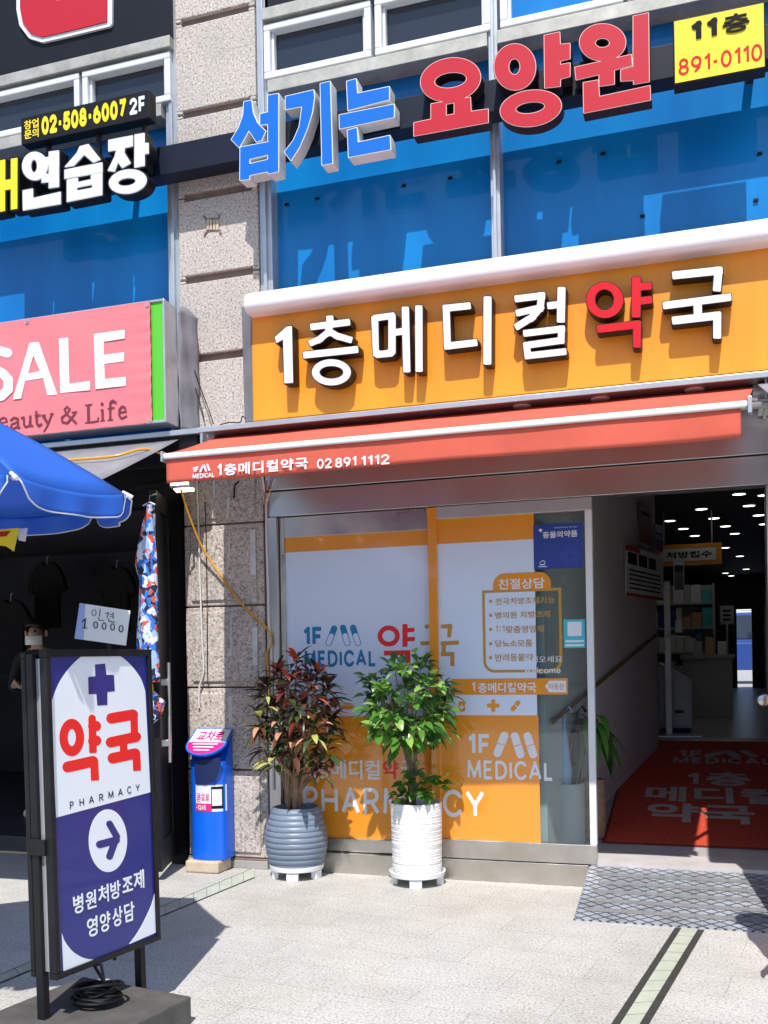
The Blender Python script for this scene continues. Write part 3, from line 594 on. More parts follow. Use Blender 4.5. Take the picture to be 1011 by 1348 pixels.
shape('gold_lettering', [('L', [(640, 545), (672, 543), (668, 583)], 14), ('L', [(640, 604), (703, 601)], 14), ('L', [(650, 604), (650, 640)], 14), ('L', [(640, 642), (680, 641), (680, 684)], 14)], Z6, OP, .0008, M['gold'], sd, off=.0008)
def z6(x, y): return 620 + x / 5.182, 680 + y / 5.182
MZ = (620, 680, 5.182)
a0, b1 = OP.ab(*z6(76, 505)); a1, b0 = OP.ab(*z6(625, 1060))
def boardloop(g_):   # square shoulders, round bottom corners
    r_ = .075 - g_; lp = [(a0 + g_, b1 - g_)]
    for k in range(9): t = R(180 + 90 * k / 8); lp.append((a0 + g_ + r_ + r_ * math.cos(t), b0 + g_ + r_ + r_ * math.sin(t)))
    for k in range(9): t = R(270 + 90 * k / 8); lp.append((a1 - g_ - r_ + r_ * math.cos(t), b0 + g_ + r_ + r_ * math.sin(t)))
    return lp + [(a1 - g_, b1 - g_)]
fill('menu_border', [boardloop(0), boardloop(.017)[::-1]], .0008, M['gold'], sd, OP.m(.0008))
ta0, tb1 = OP.ab(*z6(150, 392)); ta1 = OP.ab(*z6(545, 392))[0]
fill('menu_tab', [[(ta0, b1 - .002), (ta1, b1 - .002)] + [(ta1 - .075 + .075 * math.cos(R(q)), tb1 - .075 + .075 * math.sin(R(q))) for q in range(0, 91, 10)] + [(ta0 + .075 - .075 * math.cos(R(q)), tb1 - .075 + .075 * math.sin(R(q))) for q in range(90, -1, -10)]], .0008, M['ofilm'], sd, OP.m(.0022))
text('lettering', '친절상담', OP, z6(188, 500), z6(502, 415), M['bright'], sd, off=.0034, bold=.02)
for s_, x1, yt, yb in (('전국처방조제가능', 572, 548, 604), ('병의원 처방조제', 540, 645, 698), ('1:1맞춤영양제', 497, 740, 796), ('당뇨소모품', 418, 838, 892), ('반려동물약', 424, 934, 990)):
    flat('bullet_mark', OP, *[OP.ab(*z6(125, yt + 38))[0], OP.ab(*z6(144, yt + 38))[0]], OP.ab(*z6(130, yt + 40))[1], OP.ab(*z6(130, yt + 20))[1], .0008, M['gold'], sd)
    if s_[0] == '1':
        for x in (170, 216): latin('menu_line', '1', OP, z6(x, yb - 4), z6(x + 12, yt + 2), M['gold'], sd, wt=.14, off=.0008)
        for dy in (16, 36): flat('menu_line', OP, OP.ab(*z6(196, 770))[0], OP.ab(*z6(203, 770))[0], OP.ab(*z6(200, yb - dy))[1], OP.ab(*z6(200, yb - dy - 7))[1], .0008, M['gold'], sd)
        text('menu_line', s_[3:], OP, z6(240, yb), z6(x1, yt), M['gold'], sd, off=.0008, bold=.012); continue
    text('menu_line', s_, OP, z6(166, yb), z6(x1, yt - (4 if x1 > 500 else 0)), M['gold'], sd, off=.0008, bold=.012)
sa0 = OP.ab(593.7, 905)[0]; sa1, sb1 = OP.ab(*z6(660, 1102)); sb0 = OP.ab(*z6(660, 1213))[1]
flat('orange_stripe', OP, sa0, sa1, sb0, sb1, .0022, M['ofilm'], sd)
latin('lettering', '1', OP, (621, 911), (625.5, 898), M['bright'], sd, wt=.2, off=.0034)
text('lettering', '층메디컬약국', OP, (629.5, 912), z6(446, 1130), M['bright'], sd, off=.0034, bold=.02)
shape('door_arrow', [('P', [(505, 1158), (535, 1120), (648, 1120), (648, 1198), (535, 1198)])], MZ, OP, .0008, M['bright'], sd, off=.0034)
text('door_label', '자동문', OP, z6(528, 1182), z6(638, 1138), M['gold'], sd, off=.0046)
text('welcome_lettering', '어서오세요', OP, z6(358, 998), z6(622, 948), M['bright'], sd, off=.0022)
latin('welcome_lettering', 'Welcome', OP, z6(362, 1072), z6(612, 1025), M['bright'], sd, wt=.13, gap=.12, off=.0022)
for cx_, k in ((655 , 'kit'), (823, 'cross'), (900, 'cap'), (713, 'kit')):
    it = {'kit': [('L', [(cx_ - 12, 825), (cx_ + 12, 825)], 36), ('C', [(cx_ - 9, 827), (cx_ + 9, 827)], 6), ('C', [(cx_, 818), (cx_, 836)], 6)], 'cross': [('L', [(cx_ - 22, 822), (cx_ + 22, 822)], 14), ('L', [(cx_, 800), (cx_, 844)], 14)], 'cap': [('L', [(cx_ - 8, 834), (cx_ + 10, 812)], 16, 'round'), ('C', [(cx_ - 6, 814), (cx_ + 8, 828)], 3)]}[k]
    shape('icon_mark', it, Z6, OP, .0008, M['ofilm'], sd, off=.0008)
Z9 = (560, 930, 4.2125)
def z9(x, y): return 560 + x / 4.2125, 930 + y / 4.2125
latin('lettering', '1F', OP, z9(234, 268), z9(362, 152), M['bright'], sd, wt=.2, off=.0008)
for q in ([(400, 258), (438, 162)], [(496, 165), (527, 265)], [(566, 165), (598, 265)]):
    a, b = np.array(q[0], float), np.array(q[1], float); mid = (a + b) / 2; d_ = (b - a) / np.hypot(*(b - a)); nrm = np.array([-d_[1], d_[0]])
    shape('pill_mark', [('L', q, 45, 'round'), ('C', [tuple(mid - nrm * 32), tuple(mid + nrm * 32)], 4, 'flat')], Z9, OP, .0008, M['bright'], sd, off=.0008)
latin('lettering', 'MEDICAL', OP, z9(233, 402), z9(708, 305), M['bright'], sd, wt=.17, off=.0008)
latin('lettering', 'CY', OP, z9(98, 612), z9(328, 465), M['bright'], sd, wt=.155, off=.0008)
# notices on the glass
po = MB(); q0, q1 = OP.ab(703, 750), OP.ab(767, 687); po.obox(OP, q0[0], q1[0], q0[1], q1[1], .0005, .002); pst = po.build('notice_poster', M['poster']); tag(pst, 'blue animal medicine poster stuck in the upper corner of the glass door', 'poster')
text('poster_lettering', '동물의약품', OP, z6(490, 150), z6(726, 92), M['bright'], pst, off=.0022, bold=.02)
text('poster_lettering', 'Veterinary Drugs', OP, z6(565, 84), z6(726, 62), M['tape'], pst, off=.0022)
shape('cross_mark', [('L', [(462, 94), (488, 94)], 9), ('L', [(475, 81), (475, 107)], 9)], MZ, OP, .0006, M['bright'], pst, off=.0022)
shape('cloud_mark', [('E', 480, 318, 12, 11), ('E', 492, 314, 15, 15), ('H', 480, 318, 9, 8), ('H', 492, 314, 11, 11), ('L', [(470, 330), (508, 330)], 4), ('L', [(460, 342), (520, 342)], 5)], MZ, OP, .0006, M['bright'], pst, off=.0022)
shape('round_seal', [('E', 675, 275, 66, 66), ('H', 675, 275, 58, 58)], MZ, OP, .0006, M['postern'], pst, off=.0022)
shape('round_seal', [('E', 675, 275, 50, 50), ('H', 675, 275, 20, 20)], MZ, OP, .0006, M['postern'], pst, off=.0022)
po = MB(); q0, q1 = OP.ab(742.5, 853), OP.ab(770, 815); po.obox(OP, q0[0], q1[0], q0[1], q1[1], .0005, .002); st = po.build('door_sticker', M['teal']); tag(st, 'small turquoise sticker on the clear edge of the glass door', 'sticker')
fill('sticker_panel', [rrect(*[OP.ab(*z6(660, 812))[0], OP.ab(*z6(755, 812))[0], OP.ab(*z6(700, 815))[1], OP.ab(*z6(700, 718))[1]], .004)], .0006, M['bright'], st, OP.m(.0022))
for k in (850, 878): flat('sticker_line', OP, OP.ab(*z6(645, k))[0], OP.ab(*z6(770, k))[0], OP.ab(*z6(645, k + 8))[1], OP.ab(*z6(645, k - 6))[1], .0022, M['bright'], st)

# ================================================================== signs on the facade
ZB = (290, 90, 3.8885)
rl = thing('letter_sign_beam', 'long navy beam across the facade carrying the blue and red raised letters', 'sign beam', (-1.7, -.2, 4.9))
bt, bb = at(306.8, 173.6, -.2)[2], at(306.8, 212.5, -.2)[2]
g = MB(); g.box(-9, 1.4, -.20, -.06, bb, bt); g.build('beam', M['beam'], rl, bevel=.004)
g = MB(); [g.box(x - .02, x + .02, -.06, .12, bb + .05, bt - .05) for x in (-3.9, -2.84, -1.23, .3)]; g.build('beam_bracket', M['bmetal'], rl)
LP = face(-.32)
def letter(name, items, zoom, P, facem, rim, side, parent, depth=.10, g_rim=4, g_side=4, g_face=0):
    b = shape(name, items, zoom, P, depth, side, parent, off=-depth, grow=g_side)
    if rim: shape('letter_rim', items, zoom, P, .002, rim, b, off=.0005, grow=g_rim - .6)
    shape('letter_face', items, zoom, P, .003, facem, b, off=.001)
    return b
seom = [('P', [(122, 172), (160, 165), (168, 230), (190, 280), (232, 322), (212, 368), (185, 376), (148, 318), (98, 405), (58, 365), (95, 305), (118, 240)]),
        ('P', [(245, 140), (298, 130), (298, 368), (245, 375), (245, 285), (205, 290), (205, 235), (245, 225)]),
        ('P', [(103, 405), (298, 368), (298, 528), (248, 540), (243, 528), (150, 548), (150, 568), (102, 572)]), ('X', [(150, 465), (245, 442), (245, 468), (150, 490)])]
gi = [('P', [(335, 145), (478, 112), (482, 150), (470, 230), (442, 320), (405, 405), (362, 472), (330, 428), (375, 370), (405, 300), (420, 195), (335, 210)]), ('P', [(513, 80), (562, 68), (575, 485), (522, 495)])]
neun = [('P', [(648, 68), (695, 55), (702, 130), (865, 95), (865, 160), (655, 215)]), ('P', [(610, 240), (890, 185), (890, 250), (612, 310)]), ('P', [(652, 318), (700, 305), (705, 380), (868, 345), (872, 415), (658, 455)])]
M['alside'] = pm('pale_letter_side', (.62, .62, .60), .45, var=.12, vs=6)
for it in (seom, gi, neun): letter('blue_letter', it, ZB, LP, M['blue'], M['white'], M['alside'], rl, .10)
ZR = (530, 10, 2.9735)
yo = [('E', 188, 283, 118, 84, -10), ('H', 188, 285, 64, 31, -8), ('P', [(112, 378), (265, 352), (268, 408), (335, 398), (335, 450), (45, 503), (45, 452), (112, 438)]), ('X', [(170, 378), (203, 372), (203, 418), (170, 424)])]
yang = [('E', 440, 233, 81, 90), ('H', 438, 232, 23, 32), ('P', [(555, 110), (615, 97), (617, 145), (655, 142), (655, 200), (617, 210), (617, 225), (655, 218), (655, 270), (617, 280), (617, 308), (557, 315)]), ('E', 502, 395, 120, 70, -8), ('H', 500, 393, 58, 23, -8)]
won = [('E', 783, 137, 90, 72), ('H', 782, 139, 29, 19), ('P', [(675, 235), (895, 185), (898, 225), (828, 245), (828, 300), (770, 308), (770, 262), (680, 283)]), ('P', [(903, 35), (962, 22), (965, 290), (905, 300), (905, 285), (855, 288), (855, 245), (903, 232)]), ('P', [(708, 295), (765, 285), (770, 350), (968, 307), (970, 362), (710, 413)])]
for it in (yo, yang, won): letter('red_letter', it, ZR, LP, M['coral'], M['pinkrim'], M['choc'], rl, .085, 3.0, 4.5)
# yellow box sign
yb = thing('yellow_box_sign', 'yellow light box sign reading a floor number and telephone number, right of the red letters', 'sign', at(945, 60, -.36))
YP = face(-.42); c0, c1 = YP.ab(887, 112), YP.ab(1007, -1); c0b = YP.ab(887, 27)[1]
g = MB(); g.obox(YP, c0[0], c1[0], c0[1], c0b, -.10, 0); g.build('sign_box', M['black'], yb, bevel=.004)
flat('yellow_face', YP, c0[0] + .008, c1[0] - .008, c0[1] + .008, c0b - .008, .001, M['yellow'], yb)
ZY = (500, 0, 1.9785)
def zy(x, y): return x / 1.9785 + 500, y / 1.9785
latin('lettering', '11', YP, zy(808, 112), zy(878, 47), M['ink'], yb, wt=.24, off=.003, depth=.006)
text('lettering', '층', YP, zy(893, 92), zy(962, 30), M['ink'], yb, off=.003, depth=.006, bold=.02)
latin('lettering', '891-0110', YP, zy(778, 200), zy(996, 112), M['yred'], yb, wt=.17, gap=.13, off=.002)
# pharmacy sign board
ps = thing('pharmacy_sign', 'long orange sign board with raised white and red letters under a white rounded hood', 'sign', (-1.3, -.1, 3.1))
SY = -.10; SP = face(SY); s0, s1 = SP.ab(333, 554), SP.ab(330.5, 400); SX1 = 1.0
g = MB(); g.box(s0[0], SX1, SY, .02, s0[1], s1[1] + .06); g.build('orange_panel', M['orange'], ps)
g = MB(); g.slab([at(318, 405, -.0), (s0[0] - .002, SY, s1[1]), (s0[0] - .002, SY, s0[1]), at(322, 556, 0)], (1, -1, 0), .006); g.build('edge_flashing', M['greycloth'], ps)
hy = -.235; hb = at(331, 408.6, hy)[2]; ht = at(331, 385, hy)[2] + .03
prof = [(.0, hb), (hy + .05, hb), (hy + .02, hb + .008), (hy + .004, hb + .03), (hy, hb + .06), (hy + .012, hb + .10), (hy + .05, hb + .135), (hy + .10, hb + .15), (.0, hb + .16)]
hx0 = at(321, 398, hy)[0]; g = MB(); n_ = len(prof)
g.add([(hx0, y, z) for y, z in prof] + [(SX1 + .1, y, z) for y, z in prof], [tuple(range(n_)), tuple(range(2 * n_ - 1, n_ - 1, -1))] + [(i, (i + 1) % n_, n_ + (i + 1) % n_, n_ + i) for i in range(n_)])
g.build('white_hood', M['whitec'], ps, smooth=True, ang=50)
Z3, Z4 = (340, 340, 2.9735), (660, 330, 2.9735); NP = face(SY - .10)
one = [('P', [(65, 310), (112, 268), (132, 266), (137, 488), (103, 490), (98, 318), (72, 333)])]
cheung = [('L', [(280, 225), (282, 255)], 28), ('L', [(204, 270), (360, 250)], 26), ('L', [(283, 262), (272, 292), (240, 318), (200, 335)], 25), ('L', [(275, 285), (310, 305), (368, 322)], 25), ('L', [(176, 380), (392, 357)], 27), ('E', 287, 447, 76, 51), ('H', 287, 447, 47, 25)]
me_ = [('P', [(443, 230), (455, 222), (530, 212), (538, 222), (538, 372), (525, 385), (465, 391), (450, 382)]), ('X', [(470, 246), (510, 240), (510, 355), (505, 360), (478, 363), (472, 358)]), ('L', [(535, 291), (570, 286)], 26), ('L', [(576, 190), (582, 447)], 28), ('L', [(629, 185), (630, 445)], 28)]
di = [('L', [(832, 186), (736, 196), (741, 344), (858, 330)], 27), ('L', [(898, 150), (897, 417)], 31)]
keol = [('L', [(52, 190), (158, 177), (152, 225), (120, 262), (55, 302)], 27), ('L', [(57, 246), (145, 226)], 26), ('L', [(180, 217), (228, 211)], 27), ('L', [(236, 143), (233, 282)], 31), ('L', [(86, 325), (236, 307), (234, 352), (99, 371), (104, 412), (255, 395)], 26)]
yak = [('E', 405, 194, 72, 70), ('H', 404, 193, 38, 41), ('L', [(529, 103), (527, 262)], 34), ('L', [(535, 143), (588, 138)], 28), ('L', [(535, 199), (590, 192)], 28), ('L', [(375, 308), (531, 290), (531, 380)], 30)]
guk = [('L', [(669, 98), (850, 79), (843, 160)], 31), ('L', [(632, 216), (900, 182)], 29), ('L', [(768, 205), (770, 265)], 32), ('L', [(668, 275), (845, 255), (845, 345)], 31)]
for it, z in ((one, Z3), (cheung, Z3), (me_, Z3), (di, Z3), (keol, Z4)): letter('white_letter', it, z, NP, M['bright'], None, M['choc'], ps, .085, 0, 3.6)
letter('red_letter', yak, Z4, NP, M['red'], None, M['choc'], ps, .085, 0, 3.4); letter('white_letter', guk, Z4, NP, M['bright'], None, M['choc'], ps, .085, 0, 3.6)
# small dark phone-number sign and the raised letters of the upstairs neighbour
Z5 = (0, 0, 4.2125)
def z5(x, y): return x / 4.2125, y / 4.2125
ph = thing('phone_number_sign', 'narrow black sign with a yellow telephone number above the white letters on the left', 'sign', at(112, 155, -.3))
PP = face(-.36); d0, d1 = PP.ab(28, 190.5), PP.ab(196, 116)
g = MB(); g.obox(PP, d0[0], d1[0], d0[1], PP.ab(28, 155.5)[1], -.09, 0); g.build('sign_box', M['black'], ph, bevel=.003)
g = MB(); [g.box(x - .012, x + .012, -.30, -.27, d0[1] - .22, d0[1] + .02) for x in (PP.ab(55, 170)[0], PP.ab(122, 170)[0], PP.ab(183, 170)[0])]; g.build('sign_strut', M['bmetal'], ph)
text('lettering', '창업\n문의', PP, z5(136, 775), z5(214, 655), M['yellow'], ph, off=.001, bold=.02)
latin('lettering', '02-508-6007', PP, z5(232, 752), z5(698, 545), M['yellow'], ph, wt=.26, gap=.10, off=.001)
latin('lettering', '2F', PP, z5(720, 640), z5(808, 528), M['bright'], ph, wt=.22, off=.001)
nl = thing('raised_letter_sign', 'heavy white raised letters and one yellow letter on black backing, upper left', 'sign', at(100, 230, -.3))
NL = face(-.34)
ae = [('P', [(-40, 900), (30, 885), (30, 1170), (-40, 1185)]), ('P', [(62, 882), (98, 876), (98, 1158), (62, 1164)]), ('P', [(28, 1000), (64, 994), (64, 1050), (28, 1056)])]
yeon = [('E', 195, 922, 68, 76), ('H', 190, 922, 20, 38), ('P', [(275, 845), (325, 838), (325, 1035), (275, 1042), (275, 1008), (235, 1012), (235, 972), (275, 966), (275, 915), (240, 918), (240, 880), (275, 873)]), ('P', [(130, 1060), (180, 1050), (182, 1103), (335, 1068), (335, 1130), (132, 1165)])]
seup = [('P', [(445, 815), (490, 803), (555, 885), (520, 900), (468, 855), (410, 918), (365, 925), (430, 850)]), ('P', [(362, 945), (565, 905), (567, 955), (362, 990)]), ('P', [(375, 1000), (430, 990), (430, 1015), (510, 998), (508, 975), (565, 965), (565, 1080), (375, 1118)]), ('X', [(425, 1040), (515, 1022), (515, 1045), (425, 1062)])]
jang = [('P', [(605, 780), (735, 755), (735, 810), (690, 820), (688, 850), (722, 905), (680, 930), (655, 895), (635, 950), (603, 945), (640, 870), (650, 830), (605, 838)]), ('P', [(750, 750), (800, 742), (800, 798), (822, 796), (822, 850), (800, 853), (800, 918), (750, 928)]), ('E', 710, 1008, 102, 64, -8), ('H', 705, 1010, 52, 24, -8)]
letter('yellow_letter', ae, Z5, NL, M['yellow'], None, M['black'], nl, .09, 0, 9)
for it in (yeon, seup, jang): letter('white_letter', it, Z5, NL, M['bright'], M['tape'], M['black'], nl, .09, 5, 12)
# dark panel with a huge red letter
dp = thing('dark_panel_sign', 'dark panel sign with part of a huge red white edged letter, top left corner', 'sign', at(110, 40, 0))
DPP = face(-.03); e0 = DPP.ab(224, 58)
g = MB(); g.obox(DPP, -9, e0[0], e0[1], 7.5, -.05, 0); g.build('dark_panel', M['navyp'], dp)
big = [('P', [(125, -160), (125, 60), (140, 140), (185, 200), (245, 218), (345, 196), (605, 133), (607, -160), (420, -160), (425, -5), (330, 15), (300, 0), (292, -160)])]
shape('letter_edge', big, Z5, DPP, .02, M['bright'], dp, off=.0, grow=24, h=4); shape('red_letter', big, Z5, DPP, .03, M['coral'], dp, h=4)
# SALE light box
ss = thing('sale_light_box', 'wide light box with a pink sale banner and green end strip over the clothes shop', 'light box', at(100, 500, -.2))
BP = face(-.36); ZS = (0, 380, 3.8885)
def zs_(x, y): return x / 3.8885, 380 + y / 3.8885
bx, bz0 = BP.ab(*zs_(850, 680)); bz1 = BP.ab(*zs_(845, 52))[1]
g = MB(); g.obox(BP, -9, bx, bz0, bz1, -.17, -.01); g.obox(BP, -9, bx, bz1 - .012, bz1 + .004, -.02, .004); g.obox(BP, -9, bx, bz0 - .004, bz0 + .014, -.02, .004); g.obox(BP, bx - .012, bx + .003, bz0, bz1, -.02, .005); g.build('box_frame', M['alu'], ss, bevel=.003)
gx = BP.ab(*zs_(775, 400))[0]
flat('green_strip', BP, gx, bx - .012, bz0 + .014, bz1 - .012, -.008, M['green'], ss)
rng = random.Random(3); g = MB(); nx, nz = 90, 30; bl, br_, bb0, bb1 = -6.2, BP.ab(*zs_(777, 400))[0], bz0 + .0, bz1 - .004     # banner with tension creases
for j in range(nz + 1):
    for i in range(nx + 1):
        a = bl + (br_ - bl) * i / nx; b = bb0 + (bb1 - bb0) * j / nz; e = (br_ - a); k = math.exp(-e / .12) * .004 * math.sin(j * 1.9) + .002 * math.sin(a * 9 + b * 14) + .0025 * math.exp(-abs(b - bb0) / .08) * math.sin(a * 40)
        g.v.append(tuple(BP.O + a * BP.u + b * BP.v + (.010 + k) * BP.n))
g.f = [(j * (nx + 1) + i, j * (nx + 1) + i + 1, (j + 1) * (nx + 1) + i + 1, (j + 1) * (nx + 1) + i) for j in range(nz) for i in range(nx)]; g.mi = [0] * len(g.f)
bn = g.build('pink_banner', M['pink'], ss, smooth=True)
sale = [[('L', [(45, 332), (0, 320), (-42, 340), (-52, 385), (-20, 415), (25, 440), (50, 470), (48, 520), (15, 552), (-50, 565)], 48, 'round')], [('P', [(158, 280), (205, 275), (300, 545), (250, 548), (228, 460), (135, 475), (115, 565), (72, 570)]), ('X', [(178, 345), (212, 425), (150, 437)])],
        [('P', [(308, 258), (355, 253), (362, 490), (467, 475), (468, 522), (315, 537)])], [('P', [(487, 235), (645, 213), (645, 258), (537, 275), (538, 342), (642, 328), (640, 375), (540, 388), (543, 465), (650, 453), (650, 500), (495, 517)])]]
for it in sale: shape('banner_letter', it, ZS, BP, .0012, M['bright'], bn, off=.0135, h=3)
# serif line under it, traced letter by letter
W1, W2 = 15, 7
serif = [[('L', [(60, 690), (25, 670), (40, 665)], W2)], [('L', [(8, 690), (42, 684)], W2), ('L', [(42, 684), (38, 668), (25, 662), (8, 672), (2, 695), (15, 718), (45, 706)], 10, 'round')],
         [('L', [(62, 676), (78, 662), (98, 668), (100, 716)], 11, 'round'), ('L', [(98, 684), (68, 695), (62, 710), (78, 720), (100, 702)], 10, 'round'), ('L', [(98, 712), (112, 712)], W2)],
         [('L', [(118, 663), (128, 661), (130, 700), (140, 712), (158, 702), (162, 655)], 11, 'round'), ('L', [(160, 655), (162, 704), (176, 703)], 11)], [('L', [(192, 632), (194, 690), (204, 702), (218, 696)], 11, 'round'), ('L', [(182, 652), (215, 647)], W2)],
         [('L', [(226, 650), (250, 690)], 13), ('L', [(272, 640), (248, 705), (230, 735)], W2 + 1), ('L', [(218, 652), (240, 648)], W2), ('L', [(262, 643), (280, 640)], W2)],
         [('L', [(392, 640), (350, 690), (325, 684), (322, 662), (350, 640), (364, 620), (350, 606), (336, 620), (348, 645), (395, 688)], 10, 'round'), ('L', [(372, 636), (402, 632)], W2)],
         [('L', [(458, 598), (460, 688)], 15), ('L', [(440, 600), (478, 594)], W2), ('L', [(442, 690), (508, 680), (510, 660)], W2 + 1)], [('L', [(530, 620), (532, 678)], 13), ('L', [(520, 624), (532, 620)], W2), ('L', [(518, 681), (545, 677)], W2), ('E', 528, 592, 8, 8)],
         [('L', [(598, 584), (582, 574), (570, 586), (570, 672)], 11, 'round'), ('L', [(556, 616), (592, 610)], W2), ('L', [(556, 676), (584, 671)], W2)], [('L', [(618, 636), (650, 630)], W2), ('L', [(650, 630), (644, 608), (630, 604), (616, 622), (616, 650), (628, 668), (652, 655)], 10, 'round')]][1:]
for it in serif: shape('banner_letter', it, ZS, BP, .0012, M['plum'], bn, off=.0135, h=2)
for x, y in ((758, 86), (768, 682), (145, 172)):
    a, b = BP.ab(*zs_(x, y)); fill('eyelet', [[(a + .014 * math.cos(R(q)), b + .014 * math.sin(R(q))) for q in range(0, 360, 24)], [(a + .006 * math.cos(R(-q)), b + .006 * math.sin(R(-q))) for q in range(0, 360, 40)]], .002, M['alu'], bn, BP.m(.016))
g = MB(); nz = 24; rows = []                        # grey sheet wrapped round the end of the box
for j in range(nz + 1):
    z = bz0 - .02 + (bz1 - bz0 + .02) * j / nz
    for i in range(9): t = i / 8; g.v.append((bx + .006 + .05 * t + .006 * math.sin(t * 9 + z * 7) + .004 * math.sin(z * 23), -.19 + .185 * t, z + .02 * math.sin(t * 5) * (j == nz)))
g.f = [(j * 9 + i, j * 9 + i + 1, (j + 1) * 9 + i + 1, (j + 1) * 9 + i) for j in range(nz) for i in range(8)]; g.mi = [0] * len(g.f)
gc = g.build('grey_sheet', M['greycloth'], ss, smooth=True); so_ = gc.modifiers.new('thick', 'SOLIDIFY'); so_.thickness = .004

# ------------------------------------------------------------------ awnings
aw = thing('red_awning', 'red cloth awning with a white front bar and printed valance over the pharmacy door', 'awning', (-1.4, -.1, 3.0))
AF = face(-1.12); wl, wr = at(287, 573.5, -.12), at(992, 507.6, -.12); fl, fr_ = at(217, 603, -1.12), at(984, 531.5, -1.12)
vl, vr = at(220, 637, -1.12), at(975.5, 575, -1.12); bz = (fl[2] + fr_[2]) / 2; vz = (vl[2] + vr[2]) / 2
g = MB(); n_ = 60; m_ = 14
for j in range(m_ + 1):
    t = j / m_
    for i in range(n_ + 1):
        s_ = i / n_; A = np.array(wl) * (1 - s_) + np.array(wr) * s_; A[2] = (wl[2] + wr[2]) / 2; B = np.array([fl[0] * (1 - s_) + fr_[0] * s_, -1.12, bz + .02])
        p_ = A * (1 - t) + B * t; p_[2] += -.012 * math.sin(math.pi * t) + .0025 * math.sin(s_ * 31 + t * 4) * t * (1 - t) * 4; g.v.append(tuple(p_))
g.f = [(j * (n_ + 1) + i, j * (n_ + 1) + i + 1, (j + 1) * (n_ + 1) + i + 1, (j + 1) * (n_ + 1) + i) for j in range(m_) for i in range(n_)]; g.mi = [0] * len(g.f)
o = g.build('awning_cloth', M['awn'], aw, smooth=True); q = o.modifiers.new('thick', 'SOLIDIFY'); q.thickness = .002
g = MB(); n_ = 120
for j in range(7):
    for i in range(n_ + 1):
        s_ = i / n_; x = vl[0] * (1 - s_) + vr[0] * s_; t = j / 6; edge = math.exp(-(1 - s_) / .06)
        g.v.append((x, -1.125 - .006 * math.sin(s_ * 26) * t - .012 * edge * t * math.sin(t * 3), bz - .008 + (vz - bz + .008) * t - .004 * math.sin(s_ * 9) * t))
g.f = [(j * (n_ + 1) + i, j * (n_ + 1) + i + 1, (j + 1) * (n_ + 1) + i + 1, (j + 1) * (n_ + 1) + i) for j in range(6) for i in range(n_)]; g.mi = [0] * len(g.f)
vb = g.build('valance', M['awn'], aw, smooth=True); q = vb.modifiers.new('thick', 'SOLIDIFY'); q.thickness = .002
g = MB(); g.box(fl[0], fr_[0], -1.145, -1.105, bz - .015, bz + .018); g.build('front_bar', M['whitec'], aw, bevel=.01, seg=3)
g = MB(); g.box(fl[0] - .012, fl[0], -1.15, -1.09, bz - .03, bz + .03); g.build('bar_end_cap', M['alu'], aw, bevel=.003)
g = MB(); g.box(fr_[0], fr_[0] + .02, -1.15, -1.09, bz - .045, bz + .035); g.build('bar_end_cap', M['alu'], aw, bevel=.003)
g = MB()
for x in (fl[0] + .25, fr_[0] - .12): g.tube([(x, -.1, 2.92), (x + .30, -.55, 2.76), (x + .02, -1.10, bz - .005)], .018, 8)
g.build('folding_arm', M['alu'], aw, smooth=True)
VP = face(-1.137); ZV = (200, 440, 5.055)
def zv(x, y): return 200 + x / 5.055, 440 + y / 5.055
latin('valance_lettering', '1F', VP, zv(270, 922), zv(313, 880), M['bright'], vb, wt=.2)
for q_ in ([(324, 912), (341, 872)], [(347, 872), (360, 908)], [(370, 868), (383, 904)]): shape('pill_mark', [('L', q_, 13, 'round')], ZV, VP, .0008, M['bright'], vb, off=.001)
latin('valance_lettering', 'MEDICAL', VP, zv(272, 962), zv(416, 918), M['bright'], vb, wt=.19, gap=.12)
latin('valance_lettering', '1', VP, zv(434, 948), zv(464, 862), M['bright'], vb, wt=.2)
def zv2(x, y): return x / 1.998, 330 + y / 1.998
text('valance_lettering', '층메디컬약국', VP, zv2(590, 592), zv2(810, 542), M['bright'], vb, off=.001, bold=.025, space=1.1)
for w_, x0, x1 in (('02', 417.5, 436.5), ('891', 441.5, 469), ('1112', 475, 512.5)): latin('valance_lettering', w_, VP, (x0, 617.5 - (x0 - 417.5) * .065), (x1, 604 - (x1 - 417.5) * .068), M['bright'], vb, wt=.17, gap=.14)
g = MB(); hl = at(269, 566, -.34); hr = at(1011, 494, -.34); hz_ = (hl[2] + hr[2]) / 2
g.box(hl[0] - .04, 1.0, -.34, -.02, hz_ - .006, hz_ + .020); g.box(hl[0] - .04, 1.0, -.345, -.335, hz_ - .012, hz_ + .022)
hd = thing('awning_hood', 'pale metal hood strip running between the orange sign and the red awning', 'awning hood', (-1.4, -.2, hz_)); g.build('hood_strip', M['alu'], hd, bevel=.003)
g = MB(); g.box(-3.3, .9, -.16, -.02, 2.88, hz_ - .03); g.build('cassette_back', M['black'], hd)
for x, y in ((790, 514), (914, 510), (687, 522)):
    p_ = at(x, y, -.20); g = MB(); g.lathe([(.0, 0), (.055, 0), (.055, -.006), (.045, -.010), (0, -.010)], (p_[0], -.20, hz_ - .007), 20); g.build('downlight', M['plast'], hd, smooth=True)
